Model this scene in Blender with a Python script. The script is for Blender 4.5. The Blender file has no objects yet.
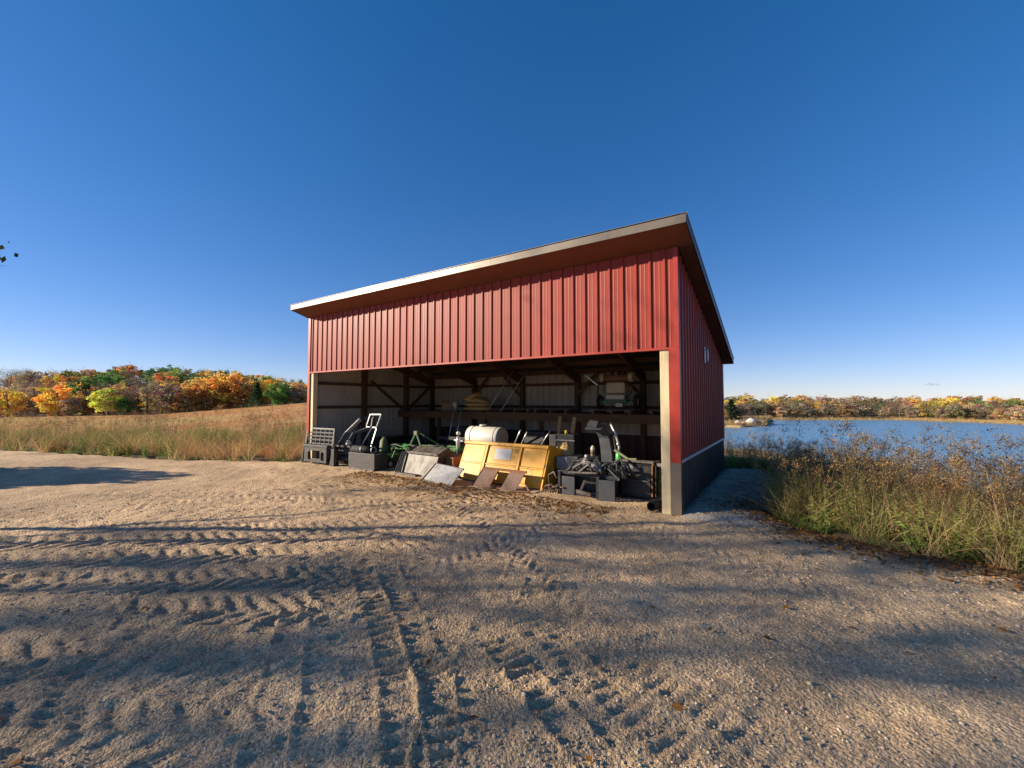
import bpy, math, random
import numpy as np
from mathutils import Vector, Matrix, Euler
R_ = math.radians
SC = bpy.context.scene
COL = SC.collection

# ---------------------------------------------------------------- camera, sky, sun, exposure
cam_d = bpy.data.cameras.new('camera'); cam = bpy.data.objects.new('camera', cam_d); COL.objects.link(cam)
cam.location = (0, 0, 1.75); cam.rotation_euler = (math.pi/2 + 0.0414, 0, 0)
cam_d.sensor_width = 36; cam_d.lens = 419.91/1024*36; cam_d.clip_start = .05; cam_d.clip_end = 9000
SC.camera = cam
SUN_EL = 19.3; SUN_DIR = Vector((-1.0, -0.03, 0)).normalized()      # horizontal direction towards the sun
to_sun = Vector((SUN_DIR.x*math.cos(R_(SUN_EL)), SUN_DIR.y*math.cos(R_(SUN_EL)), math.sin(R_(SUN_EL))))
w = bpy.data.worlds.new('World'); SC.world = w; w.use_nodes = True
nt = w.node_tree; nt.nodes.clear()
sky = nt.nodes.new('ShaderNodeTexSky'); sky.sky_type = 'NISHITA'; sky.sun_disc = False
sky.sun_elevation = R_(SUN_EL); sky.sun_rotation = math.atan2(to_sun.x, to_sun.y)
sky.altitude = 300; sky.air_density = .8; sky.dust_density = .1; sky.ozone_density = 2.0
bg = nt.nodes.new('ShaderNodeBackground'); bg.inputs[1].default_value = 0.100
wo = nt.nodes.new('ShaderNodeOutputWorld')
hs = nt.nodes.new('ShaderNodeHueSaturation'); hs.inputs['Saturation'].default_value = 1.26
mm = nt.nodes.new('ShaderNodeMix'); mm.data_type = 'RGBA'; mm.blend_type = 'MULTIPLY'; mm.inputs['Factor'].default_value = 1; mm.inputs['B'].default_value = (1.0, .98, 1.29, 1)
nt.links.new(sky.outputs[0], mm.inputs['A']); nt.links.new(mm.outputs['Result'], hs.inputs['Color']); gn = nt.nodes.new('ShaderNodeGamma'); gn.inputs[1].default_value = .75; nt.links.new(hs.outputs[0], gn.inputs[0]); nt.links.new(gn.outputs[0], bg.inputs[0]); nt.links.new(bg.outputs[0], wo.inputs[0])
sl = bpy.data.lights.new('sun', 'SUN'); sl.energy = 5.0; sl.angle = R_(.6); sl.color = (1, .87, .68)
so = bpy.data.objects.new('sun', sl); COL.objects.link(so); so.rotation_euler = to_sun.to_track_quat('Z', 'Y').to_euler()
SC.view_settings.view_transform = 'Standard'; SC.view_settings.look = 'None'
SC.view_settings.exposure = 0.82; SC.view_settings.gamma = 1

# ---------------------------------------------------------------- helpers
def tag(o, label=None, cat=None, group=None, kind=None):
    if label: o['label'] = label
    if cat: o['category'] = cat
    if group: o['group'] = group
    if kind: o['kind'] = kind
    return o
def empty(name, loc=(0, 0, 0), rz=0, parent=None):
    o = bpy.data.objects.new(name, None); COL.objects.link(o); o.location = loc; o.rotation_euler = (0, 0, rz)
    o.empty_display_size = .2; o.parent = parent
    return o
class MB:
    def __init__(s): s.v = []; s.f = []; s.m = []; s.sm = []
    def add(s, vs, fs, M=None, mi=0, smooth=False):
        n = len(s.v)
        for p in vs:
            p = Vector(p)
            s.v.append(tuple(M @ p if M else p))
        for f in fs: s.f.append([n+i for i in f]); s.m.append(mi); s.sm.append(smooth)
        return s
    def box(s, a, b, rot=None, piv=None, mi=0):
        x0, x1 = sorted((a[0], b[0])); y0, y1 = sorted((a[1], b[1])); z0, z1 = sorted((a[2], b[2]))
        vs = [(x0,y0,z0),(x1,y0,z0),(x1,y1,z0),(x0,y1,z0),(x0,y0,z1),(x1,y0,z1),(x1,y1,z1),(x0,y1,z1)]
        M = None
        if rot:
            c = Vector(piv) if piv else Vector(((x0+x1)/2, (y0+y1)/2, (z0+z1)/2))
            M = Matrix.Translation(c) @ Euler(rot).to_matrix().to_4x4() @ Matrix.Translation(-c)
        return s.add(vs, [(0,3,2,1),(4,5,6,7),(0,1,5,4),(1,2,6,5),(2,3,7,6),(3,0,4,7)], M, mi)
    def beam(s, p, q, w, h, mi=0):                         # rectangular bar from p to q
        p = Vector(p); q = Vector(q); d = (q-p).normalized()
        up = Vector((0,0,1)) if abs(d.z) < .95 else Vector((0,1,0))
        a = d.cross(up).normalized()*w/2; b = a.cross(d).normalized()*h/2
        vs = [p-a-b, p+a-b, p+a+b, p-a+b, q-a-b, q+a-b, q+a+b, q-a+b]
        return s.add(vs, [(0,1,2,3),(7,6,5,4),(0,4,5,1),(1,5,6,2),(2,6,7,3),(3,7,4,0)], None, mi)
    def tube(s, pts, r, n=10, cap=True, mi=0):
        pts = [Vector(p) for p in pts]; rs = r if isinstance(r, (list, tuple)) else [r]*len(pts)
        base = len(s.v); ref = None
        for i, p in enumerate(pts):
            d = (pts[min(i+1, len(pts)-1)]-pts[max(i-1, 0)]).normalized()
            if ref is None: ref = Vector((0,0,1)) if abs(d.z) < .9 else Vector((1,0,0))
            a = d.cross(ref).normalized(); b = a.cross(d).normalized(); ref = b
            for k in range(n):
                t = 2*math.pi*k/n; s.v.append(tuple(p+(a*math.cos(t)+b*math.sin(t))*rs[i]))
        for i in range(len(pts)-1):
            for k in range(n):
                s.f.append([base+i*n+k, base+i*n+(k+1)%n, base+(i+1)*n+(k+1)%n, base+(i+1)*n+k]); s.m.append(mi); s.sm.append(True)
        if cap:
            s.f.append([base+k for k in range(n)][::-1]); s.m.append(mi); s.sm.append(False)
            s.f.append([base+(len(pts)-1)*n+k for k in range(n)]); s.m.append(mi); s.sm.append(False)
        return s
    def poly(s, pts, y0, y1, axis='y', mi=0):              # outline in a plane, given a thickness
        n = len(pts)
        if axis == 'y': vs = [(p[0], y0, p[1]) for p in pts]+[(p[0], y1, p[1]) for p in pts]
        elif axis == 'x': vs = [(y0, p[0], p[1]) for p in pts]+[(y1, p[0], p[1]) for p in pts]
        else: vs = [(p[0], p[1], y0) for p in pts]+[(p[0], p[1], y1) for p in pts]
        fs = [list(range(n)), list(range(2*n-1, n-1, -1))]+[[i, i+n, (i+1) % n+n, (i+1) % n] for i in range(n)]
        return s.add(vs, fs, None, mi)
    def torus(s, c, R, r, axis='x', n=20, k=8, mi=0):
        base = len(s.v)
        for i in range(n):
            t = 2*math.pi*i/n
            for j in range(k):
                q = 2*math.pi*j/k; rr = R+r*math.cos(q); h = r*math.sin(q)
                a, b = rr*math.cos(t), rr*math.sin(t)
                p = {'x': (h, a, b), 'y': (a, h, b), 'z': (a, b, h)}[axis]
                s.v.append((c[0]+p[0], c[1]+p[1], c[2]+p[2]))
        for i in range(n):
            for j in range(k):
                s.f.append([base+i*k+j, base+((i+1) % n)*k+j, base+((i+1) % n)*k+(j+1) % k, base+i*k+(j+1) % k]); s.m.append(mi); s.sm.append(True)
        return s
    def ball(s, c, r, n=10, mi=0, sq=(1,1,1), jit=0, seed=0):
        rnd = random.Random(seed); base = len(s.v); m = n//2
        for i in range(m+1):
            for k in range(n):
                a = math.pi*i/m; t = 2*math.pi*k/n; j = 1+jit*(rnd.random()-.5)
                s.v.append((c[0]+r*sq[0]*math.sin(a)*math.cos(t)*j, c[1]+r*sq[1]*math.sin(a)*math.sin(t)*j, c[2]+r*sq[2]*math.cos(a)*j))
        for i in range(m):
            for k in range(n):
                s.f.append([base+i*n+k, base+(i+1)*n+k, base+(i+1)*n+(k+1) % n, base+i*n+(k+1) % n]); s.m.append(mi); s.sm.append(True)
        return s
    def build(s, name, mats, parent=None, bevel=0, loc=None):
        me = bpy.data.meshes.new(name); me.from_pydata(s.v, [], s.f)
        for m in (mats if isinstance(mats, (list, tuple)) else [mats]): me.materials.append(m)
        me.polygons.foreach_set('material_index', s.m); me.polygons.foreach_set('use_smooth', s.sm)
        me.validate(); me.update()
        o = bpy.data.objects.new(name, me); COL.objects.link(o); o.parent = parent
        if loc: o.location = loc
        if bevel:
            b = o.modifiers.new('bevel', 'BEVEL'); b.width = bevel; b.segments = 2; b.limit_method = 'ANGLE'; b.angle_limit = R_(40)
        return o
def np_mesh(name, V, F, C=None, mat=None, smooth=False, parent=None):      # quads from numpy, colour per face
    me = bpy.data.meshes.new(name); nf = len(F); k = F.shape[1]
    me.vertices.add(len(V)); me.vertices.foreach_set('co', V.astype(np.float32).ravel())
    me.loops.add(nf*k); me.loops.foreach_set('vertex_index', F.astype(np.int32).ravel())
    me.polygons.add(nf); me.polygons.foreach_set('loop_start', np.arange(0, nf*k, k, dtype=np.int32))
    me.polygons.foreach_set('loop_total', np.full(nf, k, dtype=np.int32))
    me.polygons.foreach_set('use_smooth', np.full(nf, smooth, dtype=bool))
    me.update(calc_edges=True)
    if C is not None:
        if len(C) == nf:
            at = me.color_attributes.new('col', 'FLOAT_COLOR', 'CORNER'); c4 = np.ones((nf*k, 4), np.float32); c4[:, :3] = np.repeat(C, k, axis=0)
        else:
            at = me.color_attributes.new('col', 'FLOAT_COLOR', 'POINT'); c4 = np.ones((len(V), 4), np.float32); c4[:, :3] = C
        at.data.foreach_set('color', c4.ravel())
    if mat: me.materials.append(mat)
    o = bpy.data.objects.new(name, me); COL.objects.link(o); o.parent = parent
    return o

# value noise on numpy arrays
_lat = np.random.RandomState(7).rand(512, 512)
def vn(x, y, s, o=0):
    x = x/s+o*17.3+1000; y = y/s+o*9.1+1000
    xi = np.floor(x).astype(int); yi = np.floor(y).astype(int); fx = x-xi; fy = y-yi
    fx = fx*fx*(3-2*fx); fy = fy*fy*(3-2*fy)
    g = lambda a, b: _lat[a % 512, b % 512]
    return (g(xi, yi)*(1-fx)+g(xi+1, yi)*fx)*(1-fy)+(g(xi, yi+1)*(1-fx)+g(xi+1, yi+1)*fx)*fy
def fbm(x, y, s, n=4, o=0):
    r = 0; a = .5; t = 0
    for i in range(n): r = r+a*vn(x, y, s, o+i); t += a; s /= 2.03; a *= .5
    return r/t
def sstep(a, b, x): t = np.clip((x-a)/(b-a), 0, 1); return t*t*(3-2*t)

# ---------------------------------------------------------------- materials
def mat(name, col, rough=.6, metal=0, var=0, vscale=6, bump=0, bscale=40, rust=None, rustamt=.5, rscale=5, spec=.5, stretch=None, coat=0):
    m = bpy.data.materials.new(name); m.use_nodes = True; n = m.node_tree.nodes; L = m.node_tree.links
    b = n['Principled BSDF']; b.inputs['Roughness'].default_value = rough; b.inputs['Metallic'].default_value = metal
    b.inputs['Specular IOR Level'].default_value = spec; b.inputs['Coat Weight'].default_value = coat
    b.inputs['Base Color'].default_value = (*col, 1)
    tc = n.new('ShaderNodeTexCoord'); src = tc.outputs['Object']
    if stretch:
        mp = n.new('ShaderNodeMapping'); mp.inputs['Scale'].default_value = stretch; L.new(src, mp.inputs[0]); src = mp.outputs[0]
    out = None
    if var:
        t = n.new('ShaderNodeTexNoise'); t.inputs['Scale'].default_value = vscale; t.inputs['Detail'].default_value = 6; t.inputs['Roughness'].default_value = .65; L.new(src, t.inputs['Vector'])
        mx = n.new('ShaderNodeMix'); mx.data_type = 'RGBA'
        mx.inputs['A'].default_value = (*[c*(1-var) for c in col], 1); mx.inputs['B'].default_value = (*[min(1, c*(1+var)) for c in col], 1)
        mr = n.new('ShaderNodeMapRange'); mr.inputs['From Min'].default_value = .3; mr.inputs['From Max'].default_value = .7
        L.new(t.outputs['Fac'], mr.inputs[0]); L.new(mr.outputs[0], mx.inputs['Factor']); out = mx.outputs['Result']
        mr2 = n.new('ShaderNodeMapRange'); mr2.inputs['To Min'].default_value = max(0, rough-.12); mr2.inputs['To Max'].default_value = min(1, rough+.15)
        L.new(t.outputs['Fac'], mr2.inputs[0]); L.new(mr2.outputs[0], b.inputs['Roughness'])
    if rust:
        t = n.new('ShaderNodeTexNoise'); t.inputs['Scale'].default_value = rscale; t.inputs['Detail'].default_value = 9; t.inputs['Roughness'].default_value = .7; L.new(src, t.inputs['Vector'])
        mr = n.new('ShaderNodeMapRange'); mr.inputs['From Min'].default_value = .62-.3*rustamt; mr.inputs['From Max'].default_value = .72-.25*rustamt
        L.new(t.outputs['Fac'], mr.inputs[0])
        mx = n.new('ShaderNodeMix'); mx.data_type = 'RGBA'; L.new(mr.outputs[0], mx.inputs['Factor'])
        if out: L.new(out, mx.inputs['A'])
        else: mx.inputs['A'].default_value = (*col, 1)
        mx.inputs['B'].default_value = (*rust, 1); out = mx.outputs['Result']
    if out: L.new(out, b.inputs['Base Color'])
    if bump:
        t = n.new('ShaderNodeTexNoise'); t.inputs['Scale'].default_value = bscale; t.inputs['Detail'].default_value = 5; L.new(src, t.inputs['Vector'])
        bp = n.new('ShaderNodeBump'); bp.inputs['Strength'].default_value = bump; bp.inputs['Distance'].default_value = .01
        L.new(t.outputs['Fac'], bp.inputs['Height']); L.new(bp.outputs[0], b.inputs['Normal'])
    return m
RUST = (.16, .06, .025)
M = dict(
 red=mat('red_steel', (.27, .034, .019), .48, 0, .2, 1.2, .15, 3, stretch=(1, 1, .25), spec=.3),
 redtrim=mat('red_trim', (.34, .03, .013), .4, 0, .08, 3),
 wains=mat('charcoal_steel', (.028, .026, .026), .42, 0, .15, 2),
 taupe=mat('taupe_trim', (.16, .12, .09), .45, 0, .1, 3),
 cream=mat('grey_white_liner', (.46, .41, .34), .6, 0, .15, 1.5),
 liner_dark=mat('brown_liner', (.09, .035, .025), .7, 0, .25, 2),
 fascia=mat('bronze_trim', (.16, .13, .10), .36, .25, .12, 1.2),
 soffit=mat('brown_soffit', (.16, .06, .03), .5, 0, .15, 3),
 roofm=mat('roof_steel', (.08, .07, .06), .45, .2, .1, 2),
 drip=mat('pale_drip_edge', (.5, .46, .42), .4, 0, .05),
 timber=mat('timber', (.10, .05, .022), .75, 0, .35, 2.5, .4, 30, stretch=(1, 1, .3)),
 post=mat('cream_post_timber', (.62, .50, .30), .75, 0, .16, 5, .4, 30, stretch=(3, 3, .4)),
 beam=mat('beam_timber', (.12, .06, .025), .75, 0, .35, 2.5, .4, 30, stretch=(.3, 2, 2)),
 pallet=mat('pallet_timber', (.17, .12, .08), .85, 0, .3, 6),
 black=mat('black_paint', (.022, .023, .026), .42, 0, .3, 8, .1, 60, rust=(.10, .075, .05), rustamt=.25, rscale=24),
 blackw=mat('worn_black_paint', (.035, .036, .039), .5, 0, .3, 9, .2, 60, rust=(.10, .08, .06), rustamt=.4, rscale=26),
 dkgrey=mat('dark_grey_steel', (.055, .055, .06), .5, .1, .3, 8, .2, 50, rust=(.12, .075, .045), rustamt=.35, rscale=24),
 grey=mat('grey_steel', (.21, .21, .22), .5, .2, .2, 6, .15, 50, rust=(.15, .12, .09), rustamt=.3, rscale=10),
 worn=mat('worn_bucket_steel', (.15, .135, .12), .55, .1, .45, 7, .2, 40, rust=(.075, .045, .03), rustamt=.6, rscale=6, stretch=(1, 1, .3)),
 rust=mat('rusty_plate', (.17, .095, .065), .7, .1, .25, 9, .2, 60),
 rustd=mat('rusty_orange_steel', (.22, .09, .03), .8, 0, .35, 9),
 charcoal=mat('charcoal_paint', (.06, .062, .068), .45, 0, .15, 8),
 yellow=mat('yellow_paint', (.80, .38, .02), .42, 0, .12, 4, .1, 40, rust=(.30, .16, .05), rustamt=.22, rscale=6),
 ylabel=mat('yellow_label', (.8, .55, .03), .5),
 white=mat('white_plastic', (.60, .56, .49), .4, 0, .07, 4),
 placard=mat('white_placard', (.55, .53, .50), .35, 0, .08, 12),
 green=mat('green_paint', (.03, .12, .03), .42, 0, .3, 8, rust=(.13, .11, .05), rustamt=.35, rscale=9),
 brgreen=mat('bright_green_plastic', (.05, .42, .06), .4, 0, .1, 5),
 olive=mat('olive_paint', (.13, .15, .06), .6, 0, .2, 8),
 silver=mat('galvanised_steel', (.55, .55, .56), .38, .6, .15, 10),
 rubber=mat('rubber', (.018, .018, .018), .8, 0, .2, 20, .3, 60),
 hose=mat('hose_rubber', (.03, .03, .032), .55, 0, .2, 20),
 tan=mat('tan_canvas', (.50, .33, .13), .8, 0, .2, 9, .4, 25),
 card=mat('cardboard', (.28, .17, .10), .85, 0, .15, 6),
 redp=mat('faded_red_plastic', (.24, .13, .09), .6, 0, .15, 8),
 tank=mat('ivory_tank_plastic', (.55, .48, .34), .45, 0, .1, 5),
 rock=mat('pale_boulder', (.50, .47, .43), .9, 0, .3, 1.5, .6, 3),
 bark=mat('bark', (.11, .085, .065), .95, 0, .35, 8, .8, 25, stretch=(1, 1, .25)),
 cloud=mat('cloud_vapour', (.6, .6, .62), 1),
)
M['cloud'].node_tree.nodes['Principled BSDF'].inputs['Alpha'].default_value = .15
def leaf_material():
    m = bpy.data.materials.new('leaf'); m.use_nodes = True; n = m.node_tree.nodes; L = m.node_tree.links; n.clear()
    at = n.new('ShaderNodeAttribute'); at.attribute_name = 'col'; oi = n.new('ShaderNodeObjectInfo')
    mx = n.new('ShaderNodeMix'); mx.data_type = 'RGBA'; mx.blend_type = 'MULTIPLY'; mx.inputs['Factor'].default_value = 1
    L.new(at.outputs['Color'], mx.inputs['A']); L.new(oi.outputs['Color'], mx.inputs['B'])
    d = n.new('ShaderNodeBsdfDiffuse'); t = n.new('ShaderNodeBsdfTranslucent'); ms = n.new('ShaderNodeMixShader'); ms.inputs[0].default_value = .4
    L.new(mx.outputs['Result'], d.inputs[0]); L.new(mx.outputs['Result'], t.inputs[0]); L.new(d.outputs[0], ms.inputs[1]); L.new(t.outputs[0], ms.inputs[2])
    o = n.new('ShaderNodeOutputMaterial'); L.new(ms.outputs[0], o.inputs[0])
    return m
LEAF = leaf_material()
def ground_material(name, pebble=1.0, bumpd=.012, colvar=.3, attr=True, base=(.4, .31, .22)):
    m = bpy.data.materials.new(name); m.use_nodes = True; n = m.node_tree.nodes; L = m.node_tree.links
    b = n['Principled BSDF']; b.inputs['Roughness'].default_value = .95; b.inputs['Specular IOR Level'].default_value = .2
    tc = n.new('ShaderNodeTexCoord')
    at = n.new('ShaderNodeAttribute'); at.attribute_name = 'col'
    def noise(sc, det=6, r=.65):
        t = n.new('ShaderNodeTexNoise'); t.inputs['Scale'].default_value = sc; t.inputs['Detail'].default_value = det; t.inputs['Roughness'].default_value = r
        L.new(tc.outputs['Object'], t.inputs['Vector']); return t.outputs['Fac']
    def vor(sc):
        t = n.new('ShaderNodeTexVoronoi'); t.inputs['Scale'].default_value = sc; L.new(tc.outputs['Object'], t.inputs['Vector']); return t
    def mr(s, a, b_, c, d):
        t = n.new('ShaderNodeMapRange'); L.new(s, t.inputs[0]); t.inputs[1].default_value = a; t.inputs[2].default_value = b_; t.inputs[3].default_value = c; t.inputs[4].default_value = d; return t.outputs[0]
    def mul(a, b_):
        t = n.new('ShaderNodeMath'); t.operation = 'MULTIPLY'; L.new(a, t.inputs[0])
        if isinstance(b_, (int, float)): t.inputs[1].default_value = b_
        else: L.new(b_, t.inputs[1])
        return t.outputs[0]
    def add(a, b_): t = n.new('ShaderNodeMath'); t.operation = 'ADD'; L.new(a, t.inputs[0]); L.new(b_, t.inputs[1]); return t.outputs[0]
    v1 = vor(38); v2 = vor(95)
    f = mul(mr(noise(1.1), .3, .7, 1-colvar*.5, 1+colvar*.5), mr(noise(24, 8, .75), .3, .7, 1-colvar, 1+colvar))
    sep = n.new('ShaderNodeSeparateColor'); L.new(v2.outputs['Color'], sep.inputs[0])
    f = mul(f, mr(sep.outputs[0], 0, 1, 1-.32*pebble, 1+.28*pebble))
    vm = n.new('ShaderNodeVectorMath'); vm.operation = 'SCALE'; L.new(at.outputs['Color'], vm.inputs[0]); L.new(f, vm.inputs['Scale'])
    L.new(vm.outputs[0], b.inputs['Base Color'])
    h = add(mul(mr(v1.outputs['Distance'], 0, .7, 1, 0), .8*pebble), mul(mr(v2.outputs['Distance'], 0, .7, 1, 0), .45*pebble))
    h = add(h, mul(noise(30, 8, .75), .8))
    bp = n.new('ShaderNodeBump'); bp.inputs['Strength'].default_value = .9; bp.inputs['Distance'].default_value = bumpd
    L.new(h, bp.inputs['Height']); L.new(bp.outputs[0], b.inputs['Normal'])
    return m
M_YARD = ground_material('packed_gravel'); M_GRASSLAND = ground_material('grassland', .2, .03, .35)
def water_material():
    m = bpy.data.materials.new('lake_water'); m.use_nodes = True; n = m.node_tree.nodes; L = m.node_tree.links
    b = n['Principled BSDF']; b.inputs['Base Color'].default_value = (.15, .30, .45, 1); b.inputs['Roughness'].default_value = .28; b.inputs['Specular IOR Level'].default_value = .4; b.inputs['IOR'].default_value = 1.33
    tc = n.new('ShaderNodeTexCoord'); mp = n.new('ShaderNodeMapping'); mp.inputs['Scale'].default_value = (.9, 1.5, 1); mp.inputs['Rotation'].default_value = (0, 0, .5); L.new(tc.outputs['Object'], mp.inputs[0])
    t = n.new('ShaderNodeTexNoise'); t.inputs['Scale'].default_value = 1.1; t.inputs['Detail'].default_value = 7; t.inputs['Roughness'].default_value = .62; L.new(mp.outputs[0], t.inputs['Vector'])
    t2 = n.new('ShaderNodeTexNoise'); t2.inputs['Scale'].default_value = .05; t2.inputs['Detail'].default_value = 3; L.new(mp.outputs[0], t2.inputs['Vector'])
    mr = n.new('ShaderNodeMapRange'); mr.inputs[1].default_value = .35; mr.inputs[2].default_value = .65; mr.inputs[3].default_value = .55; mr.inputs[4].default_value = 1; L.new(t2.outputs['Fac'], mr.inputs[0])
    bp = n.new('ShaderNodeBump'); bp.inputs['Distance'].default_value = .30; L.new(mr.outputs[0], bp.inputs['Strength']); L.new(t.outputs['Fac'], bp.inputs['Height']); L.new(bp.outputs[0], b.inputs['Normal'])
    return m

# ---------------------------------------------------------------- layout of the shed (found from the photograph)
A = .5872; RX, RY = 2.583, 6.5195; W, D = 10.178, 5.033; HT, HH, HW = 4.18, 2.60, .80; SLOPE = .291
U = np.array([-math.cos(A), math.sin(A)]); VV = np.array([math.sin(A), math.cos(A)])
def SV(s, v): return (RX+s*U[0]+v*VV[0], RY+s*U[1]+v*VV[1])

# ---------------------------------------------------------------- terrain
YARD = np.array([(-60, 19), (-18.8, 15.3), (-10.1, 12.7), (-6.1, 12.3), (-3.2, 16.5), (5.45, 11.0), (6.3, 10.6), (3.75, 6.75), (4.05, 5.4), (5.1, 4.3), (7.2, 2.8), (12, .5), (22, -30), (-60, -40)], float)
def yard_sd(x, y):                                                     # signed distance, positive inside the yard
    d = np.full(x.shape, 1e9); ins = np.zeros(x.shape, bool); n = len(YARD)
    for i in range(n):
        a = YARD[i]; b = YARD[(i+1) % n]; e = b-a; wx = x-a[0]; wy = y-a[1]
        t = np.clip((wx*e[0]+wy*e[1])/(e@e), 0, 1); d = np.minimum(d, np.hypot(wx-e[0]*t, wy-e[1]*t))
        c = ((a[1] > y) != (b[1] > y)) & (x < (b[0]-a[0])*(y-a[1])/(b[1]-a[1]+1e-12)+a[0]); ins ^= c
    return np.where(ins, d, -d)
LAKE_Z = -7.0
def terrain(x, y):
    x = np.asarray(x, float); y = np.asarray(y, float)
    ys = np.maximum(y, 1e-3); s = np.where(y > 1, x/ys, np.sign(x)*9)
    # field on the left and behind
    z95 = np.interp(s, [-2.5, -1.22, -.86, -.74, -.62, -.49, -.3, 0, .2], [-2.2, -2.0, -1.45, -.6, .35, 1.35, 1.8, 1.0, -1])
    r = np.hypot(x, y)
    g = np.interp(y, [-1e3, 22, 95, 125, 260, 9000], [0, 0, 1, 1.0, 1.0, 1.0])*z95
    hill = 10*np.exp(-((s+.86)/.30)**2)+4.5*sstep(-.7, -1.3, s)
    g = g+sstep(118, 200, y)*hill*(s < .2)
    g = g-sstep(98, 112, y)*.7
    # lake basin on the right
    n = .8*x+.6*y
    near = -np.clip((n-15.5)*.3, 0, 9.5)
    yf = np.interp(s, [.5, .9, 1.22, 2.5], [200, 198, 158, 110])
    dfar = y-yf
    far = np.where(dfar < 0, np.clip(-7.0+dfar*.06, -9.5, -6.9), -6.95+np.minimum(dfar, 5)*.09)
    far = far+np.clip(dfar-14, 0, 80)*.062+sstep(120, 400, dfar)*4
    spit = sstep(.635, .60, s+.012*np.sin(y*.3))*sstep(138, 146, y+3*np.sin(x*.35))*sstep(-.1, .2, s)
    far = np.maximum(far, -9.5+spit*3.3+spit*.6*vn(x, y, 4, 3))
    wr = np.clip((n-15.5)/10, 0, 1)*(x > 0)
    basin = np.maximum(near, np.where(y > 95, far, -9.5))
    basin = np.where(y > 95, far, basin)
    k = sstep(.10, .28, s)*(y > 0)+(y <= 0)*(x > 0)
    z = g*(1-k)+basin*k
    z = np.where((x > 0) & (y <= 95), near*(k)+g*(1-k), z)
    z = z-np.clip(-yard_sd(x, y)-.4, 0, 9)*.115*(x > 2.5)*(y < 16)*(.8*x+.6*y < 30)
    return z+.10*(fbm(x, y, 6, 3)-.5)*sstep(18, 30, r)
th = np.linspace(0, 2*math.pi, 1081)[:-1]; rr = np.concatenate([[0.3], np.geomspace(1, 6000, 330)])
TH, RR = np.meshgrid(th, rr); X = RR*np.sin(TH); Y = RR*np.cos(TH); Z = terrain(X, Y); sd = yard_sd(X, Y)
PX0, PX1, PY0, PY1 = -20, 10, -3, 17.5
inp = (X > PX0+.3) & (X < PX1-.3) & (Y > PY0+.3) & (Y < PY1-.3)
Z = np.where(inp & (sd > -.25), Z-.14, Z)
s_ = X/np.maximum(Y, 1e-3)
fieldc = np.array([.50, .27, .115]); gold = np.array([.50, .34, .14]); grn = np.array([.10, .13, .04]); grav = np.array([.59, .42, .245]); soil = np.array([.13, .085, .05])
n1 = fbm(X, Y, 9, 4, 2)[..., None]; n2 = fbm(X, Y, 2.2, 4, 5)[..., None]
Cc = fieldc*(.8+.5*n2)*(1-sstep(.45, .7, n1))+gold*(.8+.4*n2)*sstep(.45, .7, n1)
Cc = np.where((Y < 24)[..., None], soil*(.7+.6*n2), Cc)
lawn = (sstep(93, 97, Y)*sstep(112, 108, Y)*(s_ < -.55)*(s_ > -.8))[..., None]
Cc = Cc*(1-lawn)+np.array([.17, .21, .05])*lawn
Cc = np.where(((Y > 112) & (s_ < .3))[..., None], soil*(.8+.7*n2), Cc)
lk = (s_ > .2) & (Y > 95)
Cc = np.where(lk[..., None], gold*(.8+.6*n2), Cc)
Cc = np.where((lk & (Z < -6.75))[..., None], np.array([.22, .17, .11]), Cc)
Cc = np.where((lk & (Z > -6.2))[..., None], soil*(.8+.6*n2), Cc)
Cc = np.where((sd > 0)[..., None], grav*(.85+.3*n2), Cc)
nr, na = X.shape
idx = np.arange(nr*na).reshape(nr, na); F = np.stack([idx[:-1], np.roll(idx, -1, 1)[:-1], np.roll(idx, -1, 1)[1:], idx[1:]], -1).reshape(-1, 4)
o = np_mesh('ground', np.stack([X, Y, Z], -1).reshape(-1, 3), F, Cc.reshape(-1, 3), M_GRASSLAND, True); tag(o, kind='structure')

# lake
me = bpy.data.meshes.new('lake_water')
me.from_pydata([(8, 6, LAKE_Z), (900, 6, LAKE_Z), (900, 420, LAKE_Z), (30, 420, LAKE_Z), (24, 60, LAKE_Z)], [], [(0, 1, 2, 3, 4)]); me.materials.append(water_material())
o = bpy.data.objects.new('lake_water', me); COL.objects.link(o); tag(o, kind='structure')

# fine gravel yard with wheel ruts and lug marks
def axis(parts):
    a = [];
    for lo, hi, st in parts: a.append(np.arange(lo, hi, st))
    return np.concatenate(a+[[parts[-1][1]]])
gx = axis([(PX0, -8, .06), (-8, -4.5, .03), (-4.5, 4.5, .018), (4.5, 6, .03), (6, PX1, .06)])
gy = axis([(PY0, 1.6, .07), (1.6, 5, .016), (5, 8, .028), (8, PY1, .05)])
X, Y = np.meshgrid(gx, gy); sd = yard_sd(X, Y)
wx = X+.07*(vn(X, Y, .7, 11)-.5)+.02*(vn(X, Y, .12, 13)-.5); wy = Y+.07*(vn(X, Y, .7, 12)-.5)+.02*(vn(X, Y, .12, 14)-.5)
H = .05*(fbm(X, Y, 2.5, 3, 1)-.5)+.036*(fbm(X, Y, .5, 4, 4)-.5)+.026*(fbm(X, Y, .11, 3, 8)-.5)
rough = sstep(2.2, -1.5, X)*sstep(7, 4.5, Y)*.75+.25
H += rough*.03*(np.abs(fbm(X, Y, .32, 3, 21)-.5)*2)
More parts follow.
